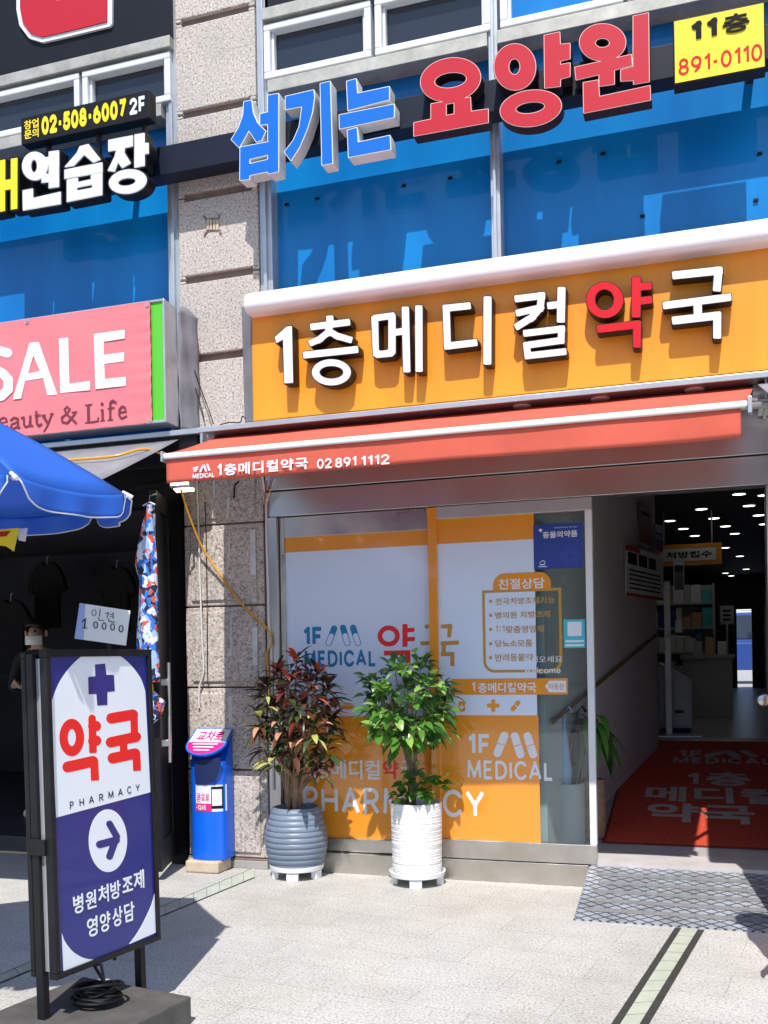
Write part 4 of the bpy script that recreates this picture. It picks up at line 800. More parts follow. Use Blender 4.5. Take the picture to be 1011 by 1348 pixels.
# right hand end: bracket and roller
g = MB(); p_ = at(1000, 520, -.15); g.box(p_[0] - .01, p_[0] + .16, -.3, -.05, p_[2] - .10, p_[2] - .07); g.tube([(p_[0] - .04, -.16, p_[2] + .02), (p_[0] + .03, -.16, p_[2] + .02)], .045, 14); g.box(p_[0] + .02, p_[0] + .035, -.28, -.06, p_[2] - .12, p_[2] + .06); g.build('end_bracket', M['alu'], hd, bevel=.003)
g = MB(); p_ = at(284, 577, -.15); g.tube([(p_[0] - .07, -.16, p_[2]), (p_[0] + .02, -.16, p_[2])], .05, 14); g.box(p_[0] - .05, p_[0] - .03, -.28, -.05, p_[2] - .07, p_[2] + .05); g.build('end_bracket', M['alu'], hd, bevel=.003)
ga = thing('grey_awning', 'half folded grey awning with black cassette over the clothes shop', 'awning', (-4.5, -.2, 2.9))
ck = at(262, 566, -.30); g = MB(); g.box(-9, ck[0], -.30, .0, ck[2] - .02, ck[2] + .015); g.build('cassette_lid', M['alu'], ga, bevel=.004)
g = MB(); g.box(-9, ck[0] - .03, -.27, .0, ck[2] - .22, ck[2] - .02); ca = g.build('cassette', M['black'], ga, bevel=.004)
a_, b_, c_ = at(238, 575, -.28), at(200, 592, -.62), at(125, 632, -1.0)
g = MB(); top_r = np.array(at(238, 577, -.25)); XP_ = Plane((top_r[0], 0, 0), (0, -1, 0), (0, 0, 1)); mid_r = np.array(XP_.w(127, 631)); bot_r = top_r + (mid_r - top_r) / (top_r[1] - mid_r[1]) * 1.75
for j in range(9):
    t = j / 8; A = top_r * (1 - t) + bot_r * t
    for i in range(21): s_ = i / 20; q = A.copy(); q[0] += -4.5 * s_; q[2] -= .015 * math.sin(math.pi * t); g.v.append(tuple(q))
g.f = [(j * 21 + i, j * 21 + i + 1, (j + 1) * 21 + i + 1, (j + 1) * 21 + i) for j in range(8) for i in range(20)]; g.mi = [0] * len(g.f)
o = g.build('grey_cloth', M['greycloth'], ga, smooth=True); q = o.modifiers.new('thick', 'SOLIDIFY'); q.thickness = .003
g = MB(); g.tube([tuple(bot_r + np.array([.01, 0, 0])), tuple(bot_r + np.array([-4.5, 0, 0]))], .02, 8); g.build('front_bar', M['bmetal'], ga, smooth=True)
for x0 in (85, 104):
    g = MB(); g.slab([at(x, y, -.272) for x, y in ((x0, 579), (x0 + 7, 578.3), (x0 + 11, 583), (x0 + 4, 583.6))], (0, -1, 0), .002); g.build('mint_mark', M['teal'], ca)

# ================================================================== street things
# standing light box sign by the kerb
O_ = deep(64, 865, 3.68); TR_ = deep(192.2, 857.7, 4.157); u_ = np.array([TR_[0] - O_[0], TR_[1] - O_[1], 0]); u_ /= np.linalg.norm(u_); n_h = np.array([u_[1], -u_[0], 0])
AP = Plane(O_, u_, np.array([0, 0, 1.]) - .022 * n_h)
at0, at1 = 0., AP.ab(192.2, 857.7)[0]; abm = (AP.ab(83.5, 1282.5)[1] + AP.ab(205.8, 1227.3)[1]) / 2
sg = thing('pavement_sign', 'tall blue and white pharmacy light box sign with a round arrow, on black legs', 'sign', (O_[0] + .1, O_[1] + .25, 0))
g = MB(); g.obox(AP, at0, at1, abm, 0, -.004, 0); g.build('blue_face', M['signblue'], sg)
fw_ = .022; g = MB()
g.obox(AP, at0 - fw_, at1 + fw_, 0, fw_ + .006, -.028, .012); g.obox(AP, at0 - fw_, at1 + fw_, abm - fw_, abm, -.028, .012); g.obox(AP, at0 - fw_, at0, abm, 0, -.027, .011); g.obox(AP, at1, at1 + fw_, abm, 0, -.027, .011)
g.build('front_frame', M['bmetal'], sg, bevel=.003)
g = MB(); g.obox(AP, at0 - .006, at1 + .006, abm, -.005, -.07, -.029); g.build('box_body', M['alu'], sg)
g = MB(); g.obox(AP, at0 - fw_, at1 + fw_, 0, fw_, -.125, -.10); g.obox(AP, at0 - fw_, at1 + fw_, abm - fw_, abm, -.125, -.10); g.obox(AP, at0 - fw_, at0, abm, 0, -.124, -.101); g.obox(AP, at1, at1 + fw_, abm, 0, -.124, -.101); g.obox(AP, at0, at1, abm, 0, -.12, -.11); g.build('back_frame', M['bmetal'], sg, bevel=.003)
for a in (at0 - .012, at1 - .018):
    g = MB(); g.obox(AP, a - .010, a + .022, -1.42, .015, -.098, -.062); g.build('leg', M['bmetal'], sg, bevel=.003)
g = MB(); g.obox(AP, at0 - .032, at0 - .022, -.74, -.68, -.11, -.02); g.build('clamp', M['bmetal'], sg, bevel=.002)
ZA, ZC = (50, 850, 5.859), (50, 1060, 5.618)
arch = [(98, 455), (115, 395), (170, 270), (250, 160), (335, 82), (400, 58), (480, 51), (565, 56), (640, 85), (720, 155), (790, 250), (826, 350)]
shape('white_field', [('P', [(138, 1326)] + [tuple(q) for q in smoothpts(arch, 5)] + [(866, 1130)])], ZA, AP, .0006, M['signwhite'], sg, off=.0005, h=4)
shape('cross_mark', [('P', [(437, 145), (515, 138), (525, 225), (583, 225), (590, 350), (532, 357), (532, 457), (455, 462), (448, 372), (388, 375), (385, 242), (440, 235)])], ZA, AP, .0006, M['signblue'], sg, off=.0015)
shape('red_lettering', [('E', 258, 708, 95, 144), ('H', 258, 708, 31, 66), ('L', [(415, 565), (422, 828)], 58, 'soft'), ('E', 415, 562, 29, 30), ('L', [(424, 620), (444, 620)], 80, 'round'), ('L', [(424, 735), (446, 732)], 80, 'round'), ('L', [(228, 935), (420, 892)], 84, 'round'), ('L', [(430, 880), (438, 1040)], 62, 'flat')], ZA, AP, .0006, M['signred'], sg, off=.0015)
shape('red_lettering', [('L', [(565, 560), (728, 532)], 82, 'round'), ('L', [(738, 540), (742, 700)], 56, 'flat'), ('L', [(560, 745), (752, 703)], 80, 'round'), ('L', [(657, 740), (659, 860)], 58, 'flat'), ('L', [(575, 868), (745, 832)], 82, 'round'), ('L', [(756, 836), (762, 965)], 60, 'flat')], ZA, AP, .0006, M['signred'], sg, off=.0015)
for ch, x0, x1, yb, yt in (('P', 243, 272, 1258, 1200), ('H', 318, 352, 1237, 1178), ('A', 390, 430, 1217, 1160), ('R', 470, 502, 1200, 1142), ('M', 540, 580, 1178, 1122), ('A', 615, 652, 1158, 1103), ('C', 686, 716, 1142, 1084), ('Y', 750, 782, 1125, 1068)):
    ym = (yb + yt) / 2; xm = (x0 + x1) / 2; q = lambda x, y: AP.ab(50 + x / 5.859, 850 + y / 5.859)
    latin('black_lettering', ch, AP, None, None, M['ink'], sg, wt=.13, ab=(q(x0, ym)[0], q(xm, yb)[1], q(x1, ym)[0], q(xm, yt)[1]), off=.0015)
shape('white_disc', [('E', 516, 262, 142, 232, 0)], ZC, AP, .0006, M['signwhite'], sg, off=.0005, h=3)
shape('arrow_mark', [('L', [(455, 290), (575, 258)], 56, 'round'), ('L', [(527, 138), (580, 232), (527, 378)], 50, 'round')], ZC, AP, .0006, M['signblue'], sg, off=.0015)
shape('white_corner', [('P', [tuple(q) for q in smoothpts([(172, 935), (200, 1010), (260, 1085), (340, 1130), (428, 1143)], 5)] + [(188, 1252)])], ZC, AP, .0006, M['signwhite'], sg, off=.0005, h=3)
shape('white_corner', [('P', [tuple(q) for q in smoothpts([(860, 650), (835, 740), (780, 860), (725, 955), (668, 1030)], 5)] + [(874, 940)])], ZC, AP, .0006, M['signwhite'], sg, off=.0005, h=3)
def signtext(body, corners):      # each syllable placed where it stands on the face
    for ch, x0, x1, yb, yt in corners:
        ym, xm = (yb + yt) / 2, (x0 + x1) / 2; q = lambda x, y: AP.ab(50 + x / 5.618, 1060 + y / 5.618)
        text('white_lettering', ch, AP, None, None, M['signwhite'], sg, ab=(q(x0, ym)[0], q(xm, yb)[1], q(x1, ym)[0], q(xm, yt)[1]), off=.0015, bold=.018)
signtext('', [('병', 258, 332, 800, 660), ('원', 350, 428, 765, 632), ('처', 443, 520, 722, 590), ('방', 533, 608, 692, 560), ('조', 622, 698, 640, 530), ('제', 705, 782, 622, 482)])
signtext('', [('영', 360, 438, 972, 825), ('양', 455, 532, 935, 790), ('상', 548, 622, 895, 752), ('담', 635, 710, 860, 718)])
# concrete block under it with the coil of black cable
Q = atz(252, 1311, .11) - O_; aq, cq = Q.dot(u_), Q.dot(n_h)
GP = Plane((O_[0], O_[1], 0), u_); cb = MB(); cb.obox(GP, -.34, aq, 0, .11, -.28, cq)
bk = cb.build('weight_block', pm('dark_concrete', (.085, .080, .074), .75, var=.35, vs=9, bump=.2, bs=40), None, bevel=.008); tag(bk, 'low dark concrete block weighing down the tall pharmacy light box sign', 'block')
def coil(name, label, c, r, n, rad, mat, seed):
    rng = random.Random(seed); pts = []
    ax = rng.random() * 6; zz = 0
    for k in range(n * 26):
        t = k / 26; a = 2 * math.pi * t + ax; rr = r * (1 + .16 * math.sin(t * 2.3) + .10 * math.sin(t * 5.1)); e = .72 + .2 * math.sin(t * 1.7)
        pts.append((c[0] + rr * math.cos(a), c[1] + rr * e * math.sin(a), c[2] + rad + .010 * (1 + math.sin(t * 3.1)) + .012 * (t / n) * 4 + .028 * max(0, math.sin(a + t)) * (t / n)))
    pts += [(c[0] + r * .6, c[1] - r * .3, c[2] + .10), (c[0] + r * .3, c[1] - r * .1, c[2] + .16), (c[0] - .01, c[1], c[2] + .15), (c[0] + .02, c[1] + .02, c[2] + .08)]
    g = MB(); g.tube(pts, rad, 7); return tag(g.build(name, mat, smooth=True), label, 'cable')
cc = atz(128, 1322, .11); coil('cable_coil', 'tangled coil of black cable lying on the dark concrete block', (cc[0], cc[1], .11), .085, 9, .0065, M['black'], 4)
# market umbrella
R1, R3 = deep(18, 626, 3.35), deep(167, 651, 4.0); e_ = np.array([R3[0] - R1[0], R3[1] - R1[1]]); el = np.linalg.norm(e_); e_ /= el
nr = np.array([-e_[1], e_[0]]); NS = 8; ap = el / (2 * math.tan(math.pi / NS)); UC = (R1[:2] + R3[:2]) / 2 + nr * ap; ur = el / (2 * math.sin(math.pi / NS))
a_0 = math.atan2(R1[1] - UC[1], R1[0] - UC[0]); sgn = 1 if (math.atan2(R3[1] - UC[1], R3[0] - UC[0]) - a_0 + math.pi) % (2 * math.pi) - math.pi > 0 else -1
uz = 2.10; UA = np.array([UC[0], UC[1], uz + .50]); rims = [np.array([UC[0] + ur * math.cos(a_0 + sgn * 2 * math.pi * k / NS), UC[1] + ur * math.sin(a_0 + sgn * 2 * math.pi * k / NS), uz + (R1[2] - uz if k == 0 else R3[2] - uz if k == 1 else .075)]) for k in range(NS)]
um = thing('market_umbrella', 'blue market umbrella with white piped valance flaps, reaching in from the left', 'umbrella', (UC[0], UC[1], 0))
g = MB()
for k in range(NS):
    A, B = rims[k], rims[(k + 1) % NS]; n_ = 8
    for i in range(n_ + 1):
        for j in range(n_ + 1):
            s_, t = j / n_, i / n_; E_ = A * (1 - s_) + B * s_; p_ = UA * (1 - t) + E_ * t; p_ = p_ + np.array([0, 0, -.035 * 4 * s_ * (1 - s_) * t * t * .7 + .03 * math.sin(math.pi * t)]); g.v.append(tuple(p_))
    b = len(g.v) - (n_ + 1) ** 2; fs = [(b + i * (n_ + 1) + j, b + i * (n_ + 1) + j + 1, b + (i + 1) * (n_ + 1) + j + 1, b + (i + 1) * (n_ + 1) + j) for i in range(n_) for j in range(n_)]; g.f += fs; g.mi += [0] * len(fs)
cn = g.build('canopy', M['ublue'], um, smooth=True, ang=14); q = cn.modifiers.new('thick', 'SOLIDIFY'); q.thickness = .002
for k in range(NS):
    A, B = rims[k], rims[(k + 1) % NS]; out = (A + B) / 2 - np.array([UC[0], UC[1], uz]); out /= np.linalg.norm(out); g = MB(); nn_, mm_ = 24, 6; hem = []
    for i in range(nn_ + 1):
        s_ = .03 + .94 * i / nn_; top = A * (1 - s_) + B * s_ + np.array([0, 0, -.035 * 4 * s_ * (1 - s_) * .7]); ed = min(s_ - .03, .97 - s_); dep = .088 * min(1, math.sqrt(max(0, 1 - (1 - min(1, ed / .13)) ** 2)) * .75 + .25)
        for j in range(mm_ + 1): t = j / mm_; g.v.append(tuple(top + np.array([0, 0, -dep * t]) + out * (.012 * math.sin(s_ * 17 + k) * t + .012 * t)))
        hem.append(g.v[-1])
    g.f = [(i * (mm_ + 1) + j, i * (mm_ + 1) + j + 1, (i + 1) * (mm_ + 1) + j + 1, (i + 1) * (mm_ + 1) + j) for i in range(nn_) for j in range(mm_)]; g.mi = [0] * len(g.f)
    fl_ = g.build('valance_flap', M['ublue'], um, smooth=True); q = fl_.modifiers.new('thick', 'SOLIDIFY'); q.thickness = .002
    st0 = g.v[0]; en0 = g.v[nn_ * (mm_ + 1)]; p_ = MB(); p_.tube([st0] + hem + [en0], .0032, 6); p_.build('piping', M['upipe'], fl_, smooth=True)
for k in range(NS):
    g = MB(); g.tube([tuple(UA - np.array([0, 0, .03])), tuple(rims[k] - np.array([0, 0, .012]))], .006, 6); g.build('rib', M['alu'], um)
    d = rims[k] - UA; d /= np.linalg.norm(d); g = MB(); g.tube([tuple(rims[k] - d * .02), tuple(rims[k] + d * .025)], .008, 8); g.build('rib_tip', M['plast'], um)
g = MB(); g.tube([(UC[0], UC[1], .0), (UC[0], UC[1], uz + .49)], .02, 12); g.build('pole', M['alu'], um, smooth=True)
g = MB(); g.lathe([(.0, .0), (.24, .0), (.24, .05), (.05, .09), (.03, .28), (0, .28)], (UC[0], UC[1], 0), 24); g.build('base', M['conc'], um, smooth=True)
g = MB(); t_ = 4.15; g.slab([deep(x, y, t_) for x, y in ((-22, 699), (25, 695), (18, 726), (8, 719), (-22, 716))], fw, .004); yp = g.build('price_paper', M['yellow']); tag(yp, 'yellow price paper with a red band, hanging under the blue umbrella', 'price paper')
g = MB(); g.slab([deep(x, y, t_ - .004) for x, y in ((-20, 702), (14, 699), (8, 706), (-20, 708))], fw, .002); g.build('red_band', M['yred'], yp)
g = MB(); g.slab([deep(x, y, t_ + .05) for x, y in ((24, 696), (36, 695), (33, 713), (24, 711))], fw, .004); tag(g.build('white_tag', M['card']), 'small white tag hanging behind the yellow price paper', 'tag')
# hand-written card on a stick
KP = Plane(deep(136, 824, 4.75), rt - rt[2] * np.array([0, 0, 1]))
cd = thing('price_card', 'white handwritten price card on a thin stick behind the pharmacy light box sign', 'price card', tuple(KP.O[:2]) + (0,))
def kz(x, y): return 340 * 0 + x / 4.2125, 640 + y / 4.2125
ql = [KP.ab(*kz(*p)) for p in ((413, 845), (442, 648), (722, 690), (698, 884))]
fill('card', [ql], .003, M['card'], cd, KP.m(-.003))
fill('blue_edge', [[KP.ab(*kz(*p)) for p in ((413, 845), (442, 648), (474, 652), (462, 852))]], .0008, M['cardb'], cd, KP.m(.0005))
ZK = (0, 640, 4.2125)
shape('handwriting', [('E', 522, 702, 13, 18), ('H', 522, 702, 10, 15), ('L', [(556, 682), (553, 722)], 4, 'round'), ('L', [(545, 728), (550, 744), (575, 745)], 4, 'round')], ZK, KP, .0006, M['ink'], cd, off=.0016, h=1, tol=.1)
shape('handwriting', [('L', [(585, 705), (603, 702), (592, 730)], 4, 'round'), ('L', [(628, 700), (628, 735)], 4, 'round'), ('L', [(610, 712), (628, 712)], 3, 'round'), ('L', [(610, 724), (628, 724)], 3, 'round'), ('L', [(602, 736), (606, 750), (638, 754)], 4, 'round')], ZK, KP, .0006, M['ink'], cd, off=.0016, h=1, tol=.1)
shape('handwriting', [('L', [(457, 752), (474, 735), (470, 786)], 6, 'round'), ('L', [(458, 785), (483, 788)], 5, 'round')], ZK, KP, .0006, M['ink'], cd, off=.0016, h=1, tol=.1)
for x, y in ((531, 770), (578, 776), (625, 781), (672, 791)): shape('handwriting', [('E', x, y, 13, 20), ('H', x, y, 8, 15)], ZK, KP, .0006, M['ink'], cd, off=.0016, h=1, tol=.1)
a_, b_ = KP.ab(*kz(600, 870)); p_ = KP.O + a_ * KP.u + b_ * KP.v + .02 * fw; g = MB(); g.tube([(p_[0], p_[1], .0), (p_[0], p_[1], p_[2] + .1)], .008, 8); g.build('stick', M['bmetal'], cd)

# ------------------------------------------------------------------ clothes shop front
LPt = Plane((-3.44, -.51, 0), (-.18, .51, 0))
dr = thing('black_shop_door', 'open black metal shop door with a long steel handle, left of the stone pillar', 'door', (-3.62, 0, 0))
zt_ = at(200, 645, -.51)[2]; DA, DB = np.array([-3.44, -.51]), np.array([-3.62, -.02]); du = (DB - DA) / np.linalg.norm(DB - DA); dl = np.linalg.norm(DB - DA)
LF = Plane((DA[0], DA[1], 0), (du[0], du[1], 0))        # normal faces the pillar
sg_ = 1 if LF.n[0] > 0 else -1
g = MB(); g.obox(LF, 0, .09, .06, zt_, -.025, .025); g.obox(LF, dl - .09, dl, .06, zt_, -.025, .025); g.obox(LF, .09, dl - .09, .06, .26, -.024, .024); g.obox(LF, .09, dl - .09, zt_ - .12, zt_, -.024, .024); g.obox(LF, .09, dl - .09, .80, .90, -.024, .024); g.build('door_frame', M['bmetal'], dr, bevel=.004)
g = MB(); g.obox(LF, .09, dl - .09, .26, .80, -.014, .014); g.obox(LF, .09, dl - .09, .9, zt_ - .12, -.008, .008); g.build('door_panel', M['black'], dr)
g = MB(); P_ = lambda a, z, c: tuple(LF.O + a * LF.u + z * LF.v + c * LF.n)
hz0, hz1 = at(228, 1003, -.4)[2], at(228, 872, -.4)[2]
g.tube([P_(.06, hz0, sg_ * .075), P_(.06, hz1, sg_ * .075)], .014, 10); g.build('handle', M['steel'], dr, smooth=True)
for z in (hz0 + .13, hz1 - .13):
    g = MB(); g.obox(LF, .03, .09, z - .022, z + .022, sg_ * .025, sg_ * .075); g.build('handle_mount', M['steel'], dr, bevel=.003)
g = MB(); rows = [(663, 195, 199), (675, 191, 200), (690, 186, 201), (705, 183, 202), (720, 179, 203), (742, 176, 204), (765, 182, 204), (800, 181, 205), (830, 178, 205), (850, 177, 207), (868, 183, 207), (890, 193, 208), (898, 197, 207)]
n_ = 20
for k, (y, xl, xr) in enumerate(rows):
    A, B = at(xl, y, -.62), at(xr, y, -.62)
    for i in range(n_):
        t = 2 * math.pi * i / n_; c_ = (1 - math.cos(t)) / 2; g.v.append((A[0] + (B[0] - A[0]) * c_ + .004 * math.sin(5 * t + k), -.60 + (.035 + .012 * math.sin(3 * t + k * .8)) * math.sin(t), A[2]))
g.f = [(k * n_ + i, k * n_ + (i + 1) % n_, (k + 1) * n_ + (i + 1) % n_, (k + 1) * n_ + i) for k in range(len(rows) - 1) for i in range(n_)] + [tuple(range(n_)), tuple(range(len(g.v) - 1, len(g.v) - n_ - 1, -1))]; g.mi = [0] * len(g.f)
ds = g.build('hanging_dress', M['print'], smooth=True); tag(ds, 'blue red and white leaf print dress hanging on the edge of the black shop door', 'dress')
p_ = at(197, 661, -.60); g = MB(); g.tube([tuple(p_ + np.array([-.05, 0, -.02])), tuple(p_), tuple(p_ + np.array([.04, 0, -.02]))], .006, 6); g.tube([tuple(p_), tuple(p_ + np.array([0, 0, .04])), tuple(p_ + np.array([.02, .05, .06])), (DA[0] + .01, DA[1] + .02, p_[2] + .06)], .003, 6); g.build('hanger', M['alu'], ds)
g = MB(); a = at(197, 904, -.58); g.lathe([(0, 0), (.022, 0), (.024, .02), (.020, .05), (0, .06)], (a[0], -.58, a[2] - .03), 14); tag(g.build('yellow_tag', M['yellow'], smooth=True), 'small yellow knob hanging below the leaf print dress', 'tag')
g = MB(); pts = [at(x, y, -.58) for x, y in ((193, 905), (205, 915), (214, 925), (208, 945), (196, 955), (194, 930))]; g.slab(pts, (0, 1, 0), .05); tag(g.build('cloth_bag', M['print'], bevel=.012), 'small patterned cloth bag hung beside the long door handle', 'bag')
def shirt(px, py, wd, hh, Y, label):
    c = at(px, py, Y); g = MB(); w2, h2 = wd / 2, hh / 2
    out = [(-.20, 1.), (-.52, .90), (-.80, .62), (-1.0, .18), (-.72, .02), (-.62, .28), (-.60, -1.), (.60, -1.), (.62, .28), (.72, .02), (1.0, .18), (.80, .62), (.52, .90), (.20, 1.), (.10, .90), (-.10, .90)]
    vs = [(c[0] + a * w2, Y, c[2] + b * h2) for a, b in out]; g.slab(vs, (0, 1, 0), .07)
    o = g.build('hanging_shirt', M['cloth'], bevel=.02); tag(o, label, 'shirt'); h_ = MB(); h_.tube([(c[0], Y + .035, c[2] + h2 - .02), (c[0], Y + .035, c[2] + h2 + .05), (c[0] + .02, Y + .035, c[2] + h2 + .07)], .004, 6); h_.build('hanger', M['alu'], o)
shirt(60, 783, .52, .75, 3.2, 'black shirt hanging on the dark shop wall above the masked shopper'); shirt(152, 788, .50, .72, 3.2, 'black shirt hanging on the dark shop wall behind the handwritten price card'); shirt(12, 838, .58, .80, 2.6, 'dark shirt hanging lowest, at the left edge of the shop')
g = MB(); g.slab([at(x, y, -.06) for x, y in ((178, 640), (231, 632), (231, 636), (178, 645))], (0, 1, 0), .02); tag(g.build('shop_rail', M['bmetal']), 'thin black rail under the shop awning', 'rail')
# floodlight and cables
fl0 = thing('flood_lamp', 'small lit floodlight glowing warm under the left end of the red awning', 'floodlight', at(241, 641, -.22))
p_ = at(241, 641, -.22); g = MB(); g.box(p_[0] - .075, p_[0] + .075, -.27, -.17, p_[2] - .01, p_[2] + .055); g.build('lamp_body', M['alu'], fl0, bevel=.006)
g = MB(); g.add([(p_[0] - .068, -.272, p_[2] + .006), (p_[0] + .068, -.272, p_[2] + .006), (p_[0] + .068, -.19, p_[2] - .030), (p_[0] - .068, -.19, p_[2] - .030), (p_[0] - .068, -.272, p_[2] + .03), (p_[0] + .068, -.272, p_[2] + .03), (p_[0] + .068, -.19, p_[2] - .0), (p_[0] - .068, -.19, p_[2] - .0)], [(0, 1, 2, 3), (7, 6, 5, 4), (0, 4, 5, 1), (1, 5, 6, 2), (2, 6, 7, 3), (3, 7, 4, 0)]); g.build('lamp_glass', M['flood'], fl0)
def cable(name, pts, r, mat, label):
    g = MB(); g.tube(smoothpts([at(*p) for p in pts]), r, 7); return tag(g.build(name, mat, smooth=True), label, 'cable')
cable('yellow_cable', [(238, 644, -.24), (250, 682, -.16), (267, 722, -.08), (290, 757, -.04), (318, 795, -.03), (345, 820, -.03), (355, 833, -.03), (357, 850, -.03), (351, 862, -.03), (354, 900, -.03), (356, 932, -.03), (344, 925, -.06)], .0075, M['ycable'], 'yellow cable hanging from the floodlight across the stone pillar')
CL = Plane(top_r, (1, 0, 0), np.array(top_r) - np.array(bot_r)); g = MB()
g.tube(smoothpts([CL.w(x, y) + CL.n * .016 for x, y in ((60, 610), (95, 608.5), (150, 604), (185, 595))] + [at(204, 594, -.48), at(219, 602, -.44), at(230, 618, -.38), at(238, 636, -.24)]), .0085, 7); tag(g.build('yellow_cable', M['ycable'], smooth=True), 'yellow cable lying over the grey awning towards the floodlight', 'cable')
cable('white_conduit', [(258, 600, -.04), (260, 660, -.022), (262, 720, -.022), (264, 785, -.022), (266, 840, -.022), (268, 880, -.022), (266, 893, -.022), (263, 902, -.022), (262, 912, -.022), (262, 932, -.022)], .0065, M['wcable'], 'thin white pipe running down the left half of the stone pillar')
cable('white_conduit', [(281, 600, -.05), (281.5, 630, -.022), (282, 657, -.018)], .006, M['wcable'], 'short white pipe ending high on the stone pillar')
cable('dark_cable', [(270, 660, -.02), (271.5, 720, -.018), (272.5, 798, -.018), (273, 880, -.018), (274, 905, -.018)], .0028, M['bmetal'], 'thin dark wire running straight down beside the white pipe')
cable('white_conduit', [(344, 620, -.10), (347, 640, -.06), (350, 660, -.02), (351, 720, -.02), (353, 780, -.02), (354, 822, -.02), (357, 850, -.02), (358, 900, -.02), (359, 960, -.02), (360, 1040, -.02)], .0085, M['wcable'], 'white cable bundle running down the edge between pillar and shopfront')
for pts, mt, lb in (([(342, 632, -.06), (346, 650, -.05), (348, 664, -.04)], 'wcable', 'loose white wire end under the awning beside the red wire'), ([(351, 632, -.06), (349, 655, -.05), (348, 670, -.04)], 'rcable', 'loose red wire under the awning above the pillar edge'), ([(362, 630, -.06), (356, 645, -.05), (352, 660, -.04)], 'wcable', 'loose white wire end sloping right under the awning'), ([(358, 640, -.07), (354, 650, -.06), (351, 656, -.05)], 'ycable', 'loose yellow wire end under the awning')): cable('wire_end', pts, .004, M[mt], lb)
cable('dark_cable', [(314, 634, -.04), (309, 640, -.03), (308, 656, -.02)], .006, M['black'], 'short black cable stub on the upper stone pillar')
cable('dark_cable', [(237, 410, -.06), (247, 460, -.05), (262, 505, -.04), (275, 540, -.05), (281, 558, -.12)], .004, M['bmetal'], 'black cable sagging right from the sale light box, outer of the pair')
cable('dark_cable', [(235, 412, -.06), (244, 462, -.05), (257, 510, -.04), (266, 540, -.05), (269, 556, -.12)], .004, M['bmetal'], 'black cable sagging from the sale light box, inner of the pair')
cable('dark_cable', [(290, 559, -.12), (303, 556, -.12), (316, 556, -.12), (319, 548, -.12), (323, 551, -.12)], .004, M['bmetal'], 'short black cable curled at the lower corner of the orange sign')

# ------------------------------------------------------------------ newspaper box
bxp = atz(277, 1134, .085); BXX = at(277, 1080, -.12)[0]; BY = -.03
nb = thing('newspaper_box', 'bright blue free newspaper box with slanted pink and white lid against the pillar', 'newspaper box', (BXX, -.12, 0))
w2 = (at(300, 1080, -.12)[0] - at(255, 1080, -.12)[0]) / 2; ztop = at(277, 962, -.04)[2]; zlid = ztop - .17
def xsec(k=1., dy=0.): return [(BXX - w2 * k, BY)] + [(BXX - w2 * k * math.cos(R(q)), BY - .10 - (.075) * k * math.sin(R(q)) + dy) for q in range(0, 181, 12)] + [(BXX + w2 * k, BY)]
g = MB(); xs_ = xsec(); n_ = len(xs_)
g.add([(x, y, .085) for x, y in xs_] + [(x, y, ztop - .19 + (BY - y) * -.05 if y < BY - .05 else ztop) for x, y in xs_], [tuple(range(n_)), tuple(range(2 * n_ - 1, n_ - 1, -1))] + [(i, (i + 1) % n_, n_ + (i + 1) % n_, n_ + i) for i in range(n_)]); g.build('box_body', M['bluebox'], nb, smooth=True, ang=30)
LDv = np.array([0, -.22, -.165]); LD = Plane((BXX, BY, ztop + .004), (1, 0, 0), -LDv)
ll = np.linalg.norm(LDv); lid = [(-w2 - .012, 0), (-w2 - .020, -ll * .55)] + [(-(w2 + .02) * math.cos(R(q)), -ll * .55 - ll * .45 * math.sin(R(q))) for q in range(15, 166, 15)] + [(w2 + .020, -ll * .55), (w2 + .012, 0)]
fill('lid', [lid], .014, M['bluebox'], nb, LD.m(0)); fill('lid_print', [[(a * .92, b * .93 - .008) for a, b in lid]], .0008, M['bright'], nb, LD.m(.0145))
low = [(a * .92, b * .93 - .008) for a, b in lid if b < -ll * .5]; fill('pink_band', [[(-(w2 + .018) * .92, -ll * .52)] + low + [((w2 + .018) * .92, -ll * .52)]], .0008, M['magenta'], nb, LD.m(.0156))
text('lid_lettering', '교차로', LD, None, None, M['magenta'], nb, ab=(-w2 * .72, -ll * .47, w2 * .78, -ll * .10), off=.0156, bold=.03)
for k in range(3): flat('small_print_line', LD, -w2 * (.75 - .12 * k), w2 * (.7 - .15 * k), -ll * (.61 + .11 * k), -ll * (.57 + .11 * k), .017, M['bright'], nb)
FRP = face(BY - .178)
shape('paper_slot', [('P', [(258, 1002), (291, 997), (288, 1015), (282, 1028), (270, 1033), (258, 1030), (256, 1018)])], (0, 0, 1), FRP, .012, M['navyhole'], nb, off=-.006, h=1, tol=.1)
pa0, pb0 = FRP.ab(256, 1068); pa1, pb1 = FRP.ab(291.5, 1034)
g = MB(); n_ = 10       # label wrapped round the curved front
def wrap(nm, a0, a1, b0, b1, mat, ex):
    g = MB(); k = 12
    for i in range(k + 1):
        x = a0 + (a1 - a0) * i / k; c_ = max(-1, min(1, (x - BXX) / w2)); y = BY - .10 - .075 * math.sqrt(max(0, 1 - c_ * c_)) - ex; g.v += [(x, y, b0), (x, y, b1)]
    g.f = [(2 * i, 2 * i + 2, 2 * i + 3, 2 * i + 1) for i in range(k)]; g.mi = [0] * k; o = g.build(nm, mat, nb); q = o.modifiers.new('thick', 'SOLIDIFY'); q.thickness = .0006; return o
wrap('paper_label', pa0 + .006, pa1, pb0, pb1, M['bright'], .001); wrap('pink_band', pa0 + .006, pa0 + (pa1 - pa0) * .62, pb0, pb0 + (pb1 - pb0) * .30, M['magenta'], .002)
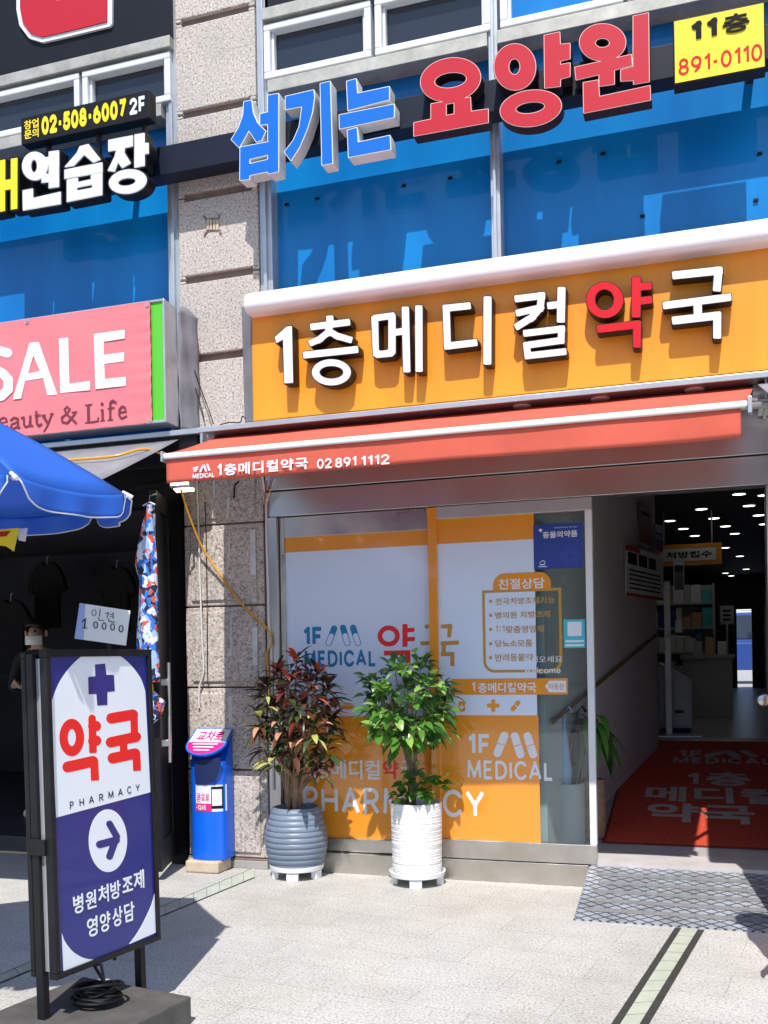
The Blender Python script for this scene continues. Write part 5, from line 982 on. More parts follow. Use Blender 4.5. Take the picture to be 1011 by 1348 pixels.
wrap('phone_picture', pa0 + (pa1 - pa0) * .60, pa0 + (pa1 - pa0) * .94, pb0 + .02, pb1 - .012, M['ink'], .002); wrap('phone_picture', pa0 + (pa1 - pa0) * .63, pa0 + (pa1 - pa0) * .91, pb0 + .04, pb1 - .030, M['bright'], .003)
latin('label_number', '-1245', FRP, None, None, M['bright'], nb, ab=(pa0 + .016, pb0 + .010, pa0 + (pa1 - pa0) * .42, pb0 + (pb1 - pb0) * .25), off=.002, wt=.2)
text('label_lettering', '폰으로', FRP, None, None, M['magenta'], nb, ab=(pa0 + .02, pb0 + (pb1 - pb0) * .42, pa0 + (pa1 - pa0) * .56, pb0 + (pb1 - pb0) * .68), off=.002)
g = MB(); g.box(BXX - w2 - .01, BXX + w2 - .02, BY - .20, BY + .0, 0, .083); tag(g.build('timber_block', M['woodblk'], bevel=.015, seg=3), 'pale block under the blue newspaper box', 'block')

# ------------------------------------------------------------------ potted plants
def leaf(g, base, d, up, ln, wd, droop, mi, fold=.25, n=4, tipw=.12, belly=.45):
    base = np.array(base); d = np.array(d, float); d /= np.linalg.norm(d); s_ = np.cross(d, up); s_ /= (np.linalg.norm(s_) + 1e-9); nrm = np.cross(s_, d); b = len(g.v)
    for k in range(n + 1):
        t = k / n; p = base + d * ln * t * (1 - .25 * droop * t) + np.array([0, 0, -1]) * droop * ln * t * t * .55
        wv = wd * (math.sin(math.pi * min(1, (t / belly) * .5 if t < belly else .5 + .5 * (t - belly) / (1 - belly))) ** .8 * (1 - tipw) + .03)
        for q in (-1, 0, 1): g.v.append(tuple(p + s_ * wv * .5 * q + nrm * fold * wv * abs(q)))
    for k in range(n):
        for q in (0, 1): g.f.append((b + k * 3 + q, b + k * 3 + q + 1, b + k * 3 + 4 + q, b + k * 3 + 3 + q)); g.mi.append(mi)
def stand(c, r, nm, label, legs):
    t = thing(nm, label, 'plant stand', (c[0], c[1], 0)); g = MB(); g.lathe([(0, .055), (r * .9, .055), (r * .97, .06), (r, .088), (r * .97, .09), (r * .93, .068), (0, .066)], (c[0], c[1], 0), 48); g.build('tray', M['plast'], t, smooth=True)
    for k in range(legs): a = R(-90 + 12 + 360 / legs * k); g = MB(); P_ = Plane((c[0] + r * .80 * math.cos(a), c[1] + r * .80 * math.sin(a), 0), (-math.sin(a), math.cos(a), 0)); g.obox(P_, -.038, .038, 0, .054, -.02, .02); g.build('leg', M['plast'], t, bevel=.004)
    return t
P1 = atz(391, 1156, 0); P2 = atz(550, 1161, 0); P1[1] = P2[1] = (P1[1] + P2[1]) / 2
P1 = np.array(at(390.5, 1120, P1[1])) * [1, 1, 0]; P2 = np.array(at(549, 1120, P2[1])) * [1, 1, 0]
stand(P1, .182, 'plant_stand', 'white round plant stand under the ribbed blue grey pot', 5); stand(P2, .180, 'plant_stand', 'white round plant stand under the white cylinder pot', 4)
zr = at(388, 1062, P1[1])[2]; z0 = .07; prof = [(0, z0)]; nrb = 11; hh = zr - z0
for k in range(nrb):
    for q in range(5):
        t = (k + q / 5) / nrb; base_r = .138 + .064 * math.sin(math.pi * min(1, (t + .12) / 1.18) ** .95) ** .9 if t < 1 else .17; prof.append((base_r + .007 * math.sin(math.pi * q / 5) ** .6, z0 + hh * t))
rr_ = prof[-1][0]; prof += [(rr_ - .002, zr), (rr_ - .014, zr + .004), (rr_ - .02, zr - .01), (rr_ - .022, zr - .05), (0, zr - .05)]
pt1 = thing('ribbed_plant_pot', 'round ribbed blue grey glazed plant pot holding the dark red shrub', 'plant pot', P1); g = MB(); g.lathe(prof, P1, 64); g.build('pot', M['potg'], pt1, smooth=True, ang=55)
g = MB(); g.lathe([(0, zr - .045), (rr_ - .025, zr - .045), (rr_ - .025, zr - .040), (0, zr - .032)], P1, 32); g.build('soil', M['soil'], pt1, smooth=True)
zr2 = at(548, 1056, P2[1])[2]; prof = [(0, z0), (.150, z0)]; n_ = 44
rng = random.Random(5)
for k in range(n_): t = k / n_; r_ = .153 + .008 * t; z = z0 + .01 + (zr2 - z0 - .02) * t; prof += [(r_, z), (r_ + .003 + .0015 * rng.random(), z + (zr2 - z0) / n_ * .4)]
prof += [(.163, zr2), (.158, zr2 + .004), (.150, zr2 - .01), (.148, zr2 - .05), (0, zr2 - .05)]
pt2 = thing('white_plant_pot', 'tall white cylinder plant pot with fine rings holding the leafy green tree', 'plant pot', P2); g = MB(); g.lathe(prof, P2, 64); g.build('pot', M['potw'], pt2, smooth=True, ang=70)
g = MB(); g.lathe([(0, zr2 - .045), (.147, zr2 - .045), (.147, zr2 - .04), (0, zr2 - .03)], P2, 32); g.build('soil', M['soil'], pt2, smooth=True)
def pp(px, py, P, dy=0.): return np.array(at(px, py, P[1] + dy))
rng = random.Random(11); cr_ = thing('croton_shrub', 'dark red and green long leaved shrub with several tan stems in the ribbed pot', 'plant', P1 * [1, 1, 0] + np.array([0, 0, zr - .04]))
tips = [(391, 868, 0), (365, 885, .05), (417, 886, .02), (405, 900, -.10), (350, 905, -.03), (432, 905, .02), (380, 898, -.12), (357, 930, .06), (428, 928, -.06), (395, 925, -.14), (343, 945, -.05), (437, 950, .03), (370, 950, -.10), (412, 952, -.12), (350, 972, 0), (430, 978, -.05), (385, 975, -.13), (404, 985, .05), (362, 990, -.06), (418, 1003, -.06)]
gs = MB(); roots = [pp(x, 1066, P1, d) for x, d in ((380, 0), (388, -.03), (394, .02), (384, .04))]
for i, (x, y, d) in enumerate(tips):
    b = roots[i % 4]; mid = pp(388 + (x - 388) * .25 + (i % 4 - 1.5) * 5, 1020 - (i % 3) * 10, P1, d * .3); tp = pp(x, y, P1, d * 1.5 - .09); gs.tube(smoothpts([b, mid, (mid + tp) / 2 + np.array([0, 0, -.02]), tp], 5), [max(.004, .013 - .009 * k / 15) for k in range(16)], 7)
gs.build('stems', M['bark'], cr_, smooth=True)
gl = MB()
for i, (x, y, d) in enumerate(tips):
    c = pp(x, y, P1, d * 1.5 - .09); lowm = y > 940; topm = y < 895
    for k in range(30):
        a = k * 2.4 + i; h = rng.random(); elv = -.25 + 1.2 * h; dd = np.array([math.cos(a) * math.cos(elv), math.sin(a) * math.cos(elv), math.sin(elv)]); r_ = rng.random()
        if topm: mi = 3 if h > .62 and r_ < .55 else 2 if r_ < .28 else 6 if r_ < .52 else 1 if r_ < .72 else 0
        elif lowm: mi = 4 if r_ < .14 else 5 if r_ < .21 else 1 if r_ < .58 else 6 if r_ < .70 else 0
        else: mi = 2 if r_ < .17 else 3 if r_ < .22 else 1 if r_ < .50 else 4 if r_ < .53 else 6 if r_ < .66 else 0
        leaf(gl, c + np.array([0, 0, -.10 + .12 * h]) + dd * .01, dd, np.array([rng.uniform(-.2, .2), rng.uniform(-.2, .2), 1.]), rng.uniform(.11, .185), rng.uniform(.032, .052), rng.uniform(.3, 1.1), mi, .18, 5)
gl.build('foliage', LEAF, cr_, smooth=True)
rng = random.Random(23); gt = thing('leafy_potted_tree', 'small glossy green tree with a round crown in the white cylinder pot', 'plant', P2 * [1, 1, 0] + np.array([0, 0, zr2 - .04]))
cen = pp(537, 932, P2, -.12); gs = MB(); gl = MB(); base = [pp(540, 1060, P2, 0), pp(545, 1060, P2, .02), pp(536, 1060, P2, .03)]
bt = []
for i in range(26):
    a = i * 2.4; v_ = 1 - 2 * (i + .5) / 26; rr = math.sqrt(1 - v_ * v_); k = .55 + .45 * rng.random()
    wx = .325 * (1.0 if v_ > -.2 else .75 + .0 * v_); bt.append(cen + np.array([wx * rr * math.cos(a) * k, .30 * rr * math.sin(a) * k, (.26 if v_ > 0 else .20) * v_ * (.6 + .4 * k)]))
for i, b in enumerate(base): gs.tube(smoothpts([b, pp(539 + i * 4, 1015, P2, .01 * i), pp(532 + i * 7, 985, P2, .01), pp(522 + i * 14, 955, P2, 0)], 5), [.016 - .008 * k / 15 for k in range(16)], 8)
for i, tp in enumerate(bt): o = pp(532 + (i % 3) * 7, 985, P2, .01); gs.tube(smoothpts([o, (o + tp) / 2 + np.array([0, 0, -.03]), tp], 5), [.007 - .004 * k / 10 for k in range(11)], 6)
gs.build('stems', M['bark2'], gt, smooth=True)
def clump(c, n, sp, lmin, lmax, outc):
    for k in range(n):
        a = k * 2.4 + rng.random(); elv = rng.uniform(-.6, .9); dd = np.array([math.cos(a) * math.cos(elv), math.sin(a) * math.cos(elv), math.sin(elv)]); o = (c - outc); o = o / (np.linalg.norm(o) + 1e-6); dd = dd + .75 * o; r_ = rng.random()
        leaf(gl, c + dd * sp * rng.random(), dd, np.array([rng.uniform(-.3, .3), rng.uniform(-.5, .1), 1.]), rng.uniform(lmin, lmax), rng.uniform(.042, .066), rng.uniform(.2, 1.0), 2 if r_ < .26 else 0 if r_ < .66 else 1 if r_ < .90 else 3, .16, 4, .1, .38)
for tp in bt: clump(tp, 25, .07, .07, .115, cen)
for x, y, d in ((537, 1035, -.06), (560, 1030, -.05), (575, 1035, 0), (548, 1045, -.1), (530, 1048, -.04), (555, 1048, -.08), (545, 1022, 0)): clump(pp(x, y, P2, d), 14, .04, .06, .09, pp(550, 1050, P2))
gl.build('foliage', GREEN, gt, smooth=True)

# ------------------------------------------------------------------ ramp
rp = thing('checker_plate_ramp', 'blue grey checker plate ramp with dark grip strips at the open doorway', 'ramp', (-.2, -.4, 0))
rx0 = -.71; ry0, ry1 = -.785, -.005; rz0, rz1 = .008, .135
g = MB(); g.add([(rx0, ry0, 0), (1.1, ry0, 0), (1.1, ry1, 0), (rx0, ry1, 0), (rx0, ry0, rz0), (1.1, ry0, rz0), (1.1, ry1, rz1), (rx0, ry1, rz1)], [(3, 2, 1, 0), (4, 5, 6, 7), (0, 1, 5, 4), (1, 2, 6, 5), (2, 3, 7, 6), (3, 0, 4, 7)]); g.build('plate', M['checker'], rp)
RP = Plane((rx0, ry0, rz0), (1, 0, 0), (0, ry1 - ry0, rz1 - rz0)); rl_ = math.hypot(ry1 - ry0, rz1 - rz0)
for k, f_ in enumerate((.17, .335, .50, .665, .83)):
    g = MB(); g.obox(RP, .06 + .02 * (k % 2), 1.8, rl_ * f_ - .024, rl_ * f_ + .024, .001, .004); g.build('grip_strip', pm('grip_strip', (.20, .20, .205), .9, var=.3, vs=30) if k == 0 else bpy.data.materials['grip_strip'], rp)

# ================================================================== inside the pharmacy lobby
ma0 = LOB.ab(797, 1108)[0]; mb0 = LOB.ab(900, 1113)[1]; mb1 = LOB.ab(930, 977)[1]
mt = MB(); mt.obox(LOB, ma0, ma0 + 1.75, mb0, mb1, .0, .010); mt = mt.build('door_mat', M['mat'], bevel=.003); tag(mt, 'long red door mat with grey pharmacy lettering running up the lobby floor', 'mat')
mt_b = MB(); mt_b.obox(LOB, ma0 - .02, ma0, mb0 - .02, mb1, .0, .008); mt_b.obox(LOB, ma0, ma0 + 1.75, mb0 - .02, mb0, .0, .008); mt_b.build('mat_edge', pm('mat_rubber', (.16, .015, .010), .8), mt)
ZM = (740, 930, 3.225)
def mtext(body, xl, xr, yt, yb, lat=False):
    ym, xm = (yt + yb) / 2, (xl + xr) / 2; q = lambda x, y: LOB.ab(740 + x / 3.225, 930 + y / 3.225); ab = (q(xl, ym)[0], q(xm, yb)[1], q(xr, ym)[0], q(xm, yt)[1])
    if lat: latin('mat_lettering', body, LOB, None, None, M['matw'], mt, ab=ab, off=.0105, wt=.2)
    else: text('mat_lettering', body, LOB, None, None, M['matw'], mt, ab=ab, off=.0105, bold=.03)
mtext('1F', 488, 602, 190, 220, True); mtext('MEDICAL', 470, 895, 222, 248, True); mtext('1', 525, 580, 288, 338, True); mtext('층', 610, 800, 286, 342); mtext('메디컬', 352, 945, 350, 415); mtext('약국', 357, 818, 420, 500)
for q_ in ([(620, 214), (700, 196)], [(705, 196), (740, 216)], [(775, 196), (812, 216)]):
    A, B = [np.array(LOB.ab(740 + x / 3.225, 930 + y / 3.225)) for x, y in q_]; d = (B - A) / np.linalg.norm(B - A); nn_ = np.array([-d[1], d[0]]) * .04
    lp = [tuple(B + nn_ * math.cos(R(q)) + d * .04 * math.sin(R(q))) for q in range(0, 181, 20)] + [tuple(A - nn_ * math.cos(R(q)) - d * .04 * math.sin(R(q))) for q in range(0, 181, 20)]
    fill('pill_mark', [lp], .001, M['matw'], mt, LOB.m(.0105))
FZ = lobby_z(9)
# ceiling lights
first = None
for i, (x, y) in enumerate(((475, 44), (267, 127), (92, 192), (531, 108), (336, 178), (167, 236), (584, 161), (400, 222), (230, 275), (452, 263), (400, 341), (480, 388), (515, 460), (400, 482), (432, 497), (68, 358), (616, 50), (616, 210))):
    p_ = atz(860 + x / 4.2125, 640 + y / 4.2125, 2.985)
    if first is None:
        first = thing('ceiling_light', 'small round white downlight in the dark lobby ceiling', 'ceiling light', p_, 'downlights in the lobby ceiling')
        g = MB(); g.lathe([(0, .012), (.065, .012), (.072, .0), (.065, -.004), (.060, .0), (0, 0)], p_, 20); g.build('trim_ring', M['plast'], first, smooth=True)
        g = MB(); g.lathe([(0, -.0005), (.059, -.0005), (.059, -.003), (0, -.003)], p_, 20); g.build('diffuser', M['lamp'], first)
    else:
        c = first.copy(); COL.objects.link(c); c.location = [float(k) for k in p_]
        for ch in list(first.children): d_ = ch.copy(); COL.objects.link(d_); d_.parent = c; d_.matrix_parent_inverse = ch.matrix_parent_inverse.copy()
# sanitiser stand with a thermometer screen
sp_ = atz(888, 969, FZ); SY_ = sp_[1]
sn = thing('sanitiser_stand', 'slim white stand with a thermometer screen and hand gel tray in the lobby', 'stand', sp_)
g = MB(); g.box(sp_[0] - .22, sp_[0] + .25, SY_ - .14, SY_ + .16, FZ, FZ + .015); g.build('foot_plate', M['alu'], sn, bevel=.004)
cz = at(884, 765, SY_)[2]; g = MB(); g.box(sp_[0] - .075, sp_[0] - .02, SY_ - .015, SY_ + .03, FZ + .015, cz); g.build('post', M['plast'], sn, bevel=.004)
a, b = at(877, 838, SY_), at(909, 835, SY_); g = MB(); g.box(a[0], b[0], SY_ - .12, SY_ + .06, a[2] - .01, a[2]); g.build('tray', M['plast'], sn, bevel=.003)
a, b = at(887, 779, SY_ - .03), at(900.5, 739, SY_ - .03); g = MB(); g.box(a[0], b[0], SY_ - .05, SY_ - .025, a[2], b[2]); sc_ = g.build('screen_case', M['plast'], sn, bevel=.008); g = MB(); g.box(a[0] + .008, b[0] - .008, SY_ - .053, SY_ - .049, a[2] + .012, b[2] - .035); g.build('screen', M['dglass'], sc_)
a = at(894, 834, SY_ - .03); gb = MB(); gb.lathe([(0, 0), (.035, 0), (.036, .10), (.030, .115), (.012, .12), (.012, .145), (0, .145)], (a[0], SY_ - .04, a[2] + .01), 20); gb.lathe([(0, .146), (.02, .146), (.02, .16), (0, .16)], (a[0], SY_ - .04, a[2] + .01), 12); tag(gb.build('gel_bottle', M['plast'], smooth=True), 'white hand gel pump bottle on the tray of the lobby stand', 'bottle')
a, b = at(868, 968, SY_ + .35), at(912, 968, SY_ + .35); zt_ = at(868, 872, SY_ + .35)[2]; ztr = at(912, 898, SY_ + .35)[2]
cbt = thing('sloping_cabinet', 'grey cabinet with sloping top behind the slim lobby stand', 'cabinet', ((a[0] + b[0]) / 2, SY_ + .5, FZ))
M['cabgrey'] = pm('cabinet_grey', (.50, .50, .52), .5, var=.05)
g = MB(); g.add([(a[0], SY_ + .35, FZ + .05), (b[0], SY_ + .35, FZ + .05), (b[0], SY_ + .95, FZ + .05), (a[0], SY_ + .95, FZ + .05), (a[0], SY_ + .35, zt_), (b[0], SY_ + .35, ztr), (b[0], SY_ + .95, ztr), (a[0], SY_ + .95, zt_)], [(3, 2, 1, 0), (4, 5, 6, 7), (0, 1, 5, 4), (1, 2, 6, 5), (2, 3, 7, 6), (3, 0, 4, 7)]); g.build('cabinet_body', M['cabgrey'], cbt, bevel=.006)
g = MB(); g.box(a[0] + .02, b[0] - .02, SY_ + .345, SY_ + .352, FZ + .08, ztr - .14); cd_ = g.build('door', M['cabgrey'], cbt, bevel=.003); g = MB(); g.box(b[0] - .16, b[0] - .08, SY_ + .335, SY_ + .346, ztr - .30, ztr - .27); g.build('handle', M['bmetal'], cd_)
g = MB(); g.box(a[0] + .03, b[0] - .03, SY_ + .38, SY_ + .9, FZ, FZ + .05); g.build('plinth', M['black'], cbt)
# counter with shelves, hanging sign
c0 = at(912, 960, 6.2); c1 = at(948, 960, 6.2); kt = at(930, 862, 6.2)[2]
ct = thing('reception_counter', 'dim grey reception counter behind the sloping cabinet', 'counter', ((c0[0] + c1[0]) / 2, 6.5, FZ))
g = MB(); g.box(c0[0] - .1, c1[0] + .15, 6.2, 6.9, FZ, kt - .05); g.build('counter_body', M['lwall'], ct, bevel=.006); g = MB(); g.box(c0[0] - .13, c1[0] + .18, 6.16, 6.92, kt - .048, kt); g.build('counter_top', M['cabgrey'], ct, bevel=.006)
rng = random.Random(2)
for i in range(3):
    x = c0[0] + .02 + .14 * i; h = .16 + .05 * (i % 2); q = MB(); q.box(x, x + .10, 6.3, 6.4, kt, kt + h); o = q.build('medicine_box', [M['cabgrey'], M['gold'], M['card']][i], bevel=.004); tag(o, ['grey carton standing leftmost on the reception counter', 'brown carton standing between two others on the reception counter', 'white carton standing rightmost on the reception counter'][i], 'box')
h0, h1 = at(862, 746, 5.2), at(950, 714, 5.2)
hs_ = thing('hanging_sign', 'white hanging sign with orange frame and black lettering under the lobby ceiling', 'sign', ((h0[0] + h1[0]) / 2, 5.2, h1[2]))
g = MB(); g.box(h0[0], h1[0], 5.2, 5.26, h0[2], h1[2]); g.build('frame', M['ofilm'], hs_, bevel=.004); HP = face(5.2); g = MB(); g.obox(HP, h0[0] + .06, h1[0] - .06, h0[2] + .05, h1[2] - .05, .001, .004); g.build('sign_face', M['bright'], hs_)
text('lettering', '처방접수', HP, None, None, M['ink'], hs_, ab=(h0[0] + .12, h0[2] + .08, h1[0] - .10, h1[2] - .08), off=.005, bold=.03)
g = MB(); g.tube([(h0[0] + .1, 5.23, h1[2]), (h0[0] + .1, 5.23, 3.0)], .008, 6); g.build('hanger', M['alu'], hs_); g = MB(); g.tube([(h1[0] - .1, 5.23, h1[2]), (h1[0] - .1, 5.23, 3.0)], .008, 6); g.build('hanger', M['alu'], hs_)
ns0, ns1 = at(948, 822, 8), at(966, 797, 8); g = MB(); g.box(ns0[0], ns1[0], 8, 8.03, ns0[2], ns1[2]); o = g.build('notice_board', M['cabgrey'], bevel=.004); tag(o, 'small grey notice board standing deep in the lobby by the daylight opening', 'notice board')
HP8 = face(8); [flat('printed_line', HP8, ns0[0] + .04, ns1[0] - .04, ns0[2] + .05 + .06 * k, ns0[2] + .075 + .06 * k, .001, M['ink'], o) for k in range(3)]
g = MB(); g.box(ns0[0] + .08, ns1[0] - .08, 8.005, 8.025, FZ, ns0[2]); g.build('board_post', M['alu'], o)
# posters on the lobby wall
wu = np.array([-.42 + .98, 2.85, 0]); WP = Plane((-.98, .10, 0), wu)
def poster(nm, pts, mat, label, bands):
    q = [WP.ab(*p) for p in pts]; o = fill(nm, [q], .004, mat, None, WP.m(.032)); tag(o, label, 'poster')
    for (t0, t1, s0, s1, m_) in bands:
        f = lambda s_, t: tuple((np.array(q[0]) * (1 - s_) + np.array(q[1]) * s_) * (1 - t) + (np.array(q[3]) * (1 - s_) + np.array(q[2]) * s_) * t)
        fill('printed_block', [[f(s0, t0), f(s1, t0), f(s1, t1), f(s0, t1)]], .0006, m_, o, WP.m(.0365))
    return o
poster('wall_poster', ((817, 717), (868, 733), (868, 791), (818, 784)), M['card'], 'white printed poster with dark picture row on the lobby wall', [(.0, .10, .0, .35, M['yred']), (.12, .36, .06, .28, M['ink']), (.12, .36, .32, .54, M['ink']), (.12, .36, .58, .78, M['ink'])] + [(.46 + .09 * k, .49 + .09 * k, .08, .9, M['ink']) for k in range(5)] + [(.94, 1., 0, 1, M['yred'])])
poster('wall_poster', ((835, 660), (853, 668), (855, 722), (836, 713)), pm('dark_red_poster', (.10, .012, .018), .5), 'dark red poster high on the lobby wall, above the printed poster', [(.2, .3, .15, .85, M['ink']), (.5, .8, .2, .8, M['plum'])])
poster('wall_poster', ((857, 690), (867, 693), (867, 728), (858, 724)), M['postern'], 'narrow navy poster right of the dark red poster', [(.3, .36, .1, .9, M['ink']), (.6, .66, .1, .9, M['ink'])])
# palm by the door
PB = np.array([-.70, .62, lobby_z(.62)]); pc = at(792, 968, .62)
pl = thing('lobby_palm', 'drooping broad leaved plant in a tan basket just inside the glass door', 'plant', PB); px_ = at(776, 1000, .62)[0]; PB[0] = px_
zt0 = at(776, 1000, .62)[2]; g = MB(); g.lathe([(0, 0), (.09, 0), (.105, .06), (.10, zt0 - PB[2] - .14), (.095, zt0 - PB[2] - .13), (.09, zt0 - PB[2] - .16), (0, zt0 - PB[2] - .16)], PB, 28); g.build('basket', M['bark'], pl, smooth=True)
g = MB(); rng = random.Random(9); cpt = np.array([px_, .62, at(780, 955, .62)[2]]); g.tube([tuple(PB + [0, 0, .2]), tuple(cpt)], .02, 8); g.build('stem', M['bark2'], pl, smooth=True); g = MB()
for k in range(30): a = k * 2.4; e = rng.uniform(-.2, .9); dd = np.array([math.cos(a) * math.cos(e), math.sin(a) * math.cos(e), math.sin(e)]); leaf(g, cpt + np.array([0, 0, rng.uniform(-.10, .06)]), dd, np.array([.1, .1, 1.]), rng.uniform(.26, .38), rng.uniform(.07, .11), rng.uniform(1.1, 1.9), rng.choice([0, 1, 1, 3]), .18, 6)
g.build('foliage', GREEN, pl, smooth=True)
# umbrella stand seen through the glass
ub = np.array([at(745, 1000, .45)[0], .45, lobby_z(.45)]); us = thing('umbrella_stand', 'dark stand with folded umbrellas behind the clear edge of the glass door', 'umbrella stand', ub)
g = MB(); g.lathe([(0, 0), (.12, 0), (.12, .42), (.115, .42), (.112, .02), (0, .02)], ub, 24); g.build('bin', M['cabgrey'], us, smooth=True)
for i, (dx, dy, m_) in enumerate(((-.03, 0, 'navycl'), (.04, .02, 'black'), (0, -.04, 'cardb'))):
    g = MB(); p0 = ub + np.array([dx, dy, .05]); g.tube([tuple(p0), tuple(p0 + [dx * .4, 0, .45]), tuple(p0 + [dx * .8, 0, .72])], [.012, .045, .014], 10); g.tube([tuple(p0 + [dx * .8, 0, .72]), tuple(p0 + [dx, 0, .84]), tuple(p0 + [dx + .03, 0, .88]), tuple(p0 + [dx + .055, 0, .84])], .010, 8); g.build('folded_umbrella', M[m_], us, smooth=True)
# far daylight: yard and blue van
g = MB(); g.quad((-8, 16.2, FZ - .05), (12, 16.2, FZ - .05), (12, 40, FZ - .05), (-8, 40, FZ - .05)); tag(g.build('back_street', M['conc']), kind='structure')
vx = at(985, 850, 20)[0]; vn = thing('blue_van', 'blue van parked in the daylight beyond the lobby back opening', 'van', (vx, 20.5, FZ - .05)); vz = FZ - .05
g = MB(); g.box(vx - 1.9, vx + 2.1, 20, 21.7, vz + .35, vz + 1.05); g.add([(vx - 1.6, 20.05, vz + 1.06), (vx + 2.05, 20.05, vz + 1.06), (vx + 2.05, 21.65, vz + 1.06), (vx - 1.6, 21.65, vz + 1.06), (vx - 1.0, 20.2, vz + 1.85), (vx + 2.0, 20.2, vz + 1.85), (vx + 2.0, 21.5, vz + 1.85), (vx - 1.0, 21.5, vz + 1.85)], [(4, 5, 6, 7), (0, 1, 5, 4), (1, 2, 6, 5), (2, 3, 7, 6), (3, 0, 4, 7)]); g.build('body', M['van'], vn, bevel=.05, seg=3)
for x0, x1 in ((-.75, .35), (.5, 1.8)): g = MB(); g.slab([(vx + x0, 20.06, vz + 1.14), (vx + x1, 20.06, vz + 1.14), (vx + x1 - .06, 20.17, vz + 1.72), (vx + x0 + .2, 20.17, vz + 1.72)], (0, -1, .2), .02); g.build('window', M['dglass'], vn)
for x in (-1.1, 1.3): g = MB(); g.tube([(vx + x, 19.96, vz + .33), (vx + x, 20.16, vz + .33)], .33, 24); wh = g.build('wheel', M['black'], vn, smooth=True); g = MB(); g.tube([(vx + x, 19.95, vz + .33), (vx + x, 19.97, vz + .33)], .18, 20); g.build('rim', M['alu'], wh, smooth=True)
# chrome knob on the right jamb
p_ = at(1004, 921, -.04); g = MB(); kn = [(0, 0), (.032, .0), (.034, .008), (.014, .014), (.012, .035), (.030, .05), (.038, .07), (.030, .092), (.010, .10), (0, .10)]
for r_, z in kn:
    for k in range(20): a = 2 * math.pi * k / 20; g.v.append((p_[0] + r_ * math.cos(a), -.012 - z, p_[2] + r_ * math.sin(a)))
for i in range(len(kn) - 1):
    for k in range(20): g.f.append((i * 20 + k, i * 20 + (k + 1) % 20, (i + 1) * 20 + (k + 1) % 20, (i + 1) * 20 + k)); g.mi.append(0)
g.build('door_knob', M['steel'], sf, smooth=True)

# stocked shelf behind the counter
q0, q1 = at(900, 900, 7.6), at(946, 780, 7.6); sh = thing('medicine_shelf', 'dim tall shelf packed with cartons behind the reception counter', 'shelf', ((q0[0] + q1[0]) / 2, 7.8, FZ)); x0, x1 = q0[0] - .5, q1[0] - .05
g = MB(); g.box(x0, x1, 7.95, 8.0, FZ, 2.35); g.box(x0, x0 + .03, 7.6, 7.95, FZ, 2.35); g.box(x1 - .03, x1, 7.6, 7.95, FZ, 2.35); g.build('shelf_frame', M['cabgrey'], sh)
rng = random.Random(77)
for k in range(5):
    z = FZ + .1 + .33 * k; g = MB(); g.box(x0 + .03, x1 - .03, 7.6, 7.95, z, z + .025); g.build('shelf_board', M['cabgrey'], sh)
    x = x0 + .05
    while x < x1 - .16:
        wb = rng.uniform(.07, .14); g = MB(); g.box(x, x + wb, 7.66, 7.80, z + .026, z + .026 + rng.uniform(.14, .27)); o = g.build('carton', M[rng.choice(['card', 'cabgrey', 'gold', 'poster', 'card', 'teal'])]); tag(o, 'small carton standing in a row on the dim tall shelf', 'carton', 'cartons on the lobby shelf'); x += wb + .012
# unseen awning right of the frame, added to block sun from the lobby mat
na = thing('sun_block_awning', 'unseen plain grey awning added to block sun beyond the right end of the red awning', 'awning', (1.6, -.2, 2.9)); g = MB(); g.slab([(.295, -.05, 3.0), (3.2, -.05, 3.0), (3.2, -1.3, 2.62), (.295, -1.3, 2.62)], (0, 0, 1), .01); g.build('awning_cloth', M['greycloth'], na); g = MB(); g.box(.30, 3.2, -1.33, -1.29, 2.58, 2.65); g.build('front_bar', M['alu'], na)

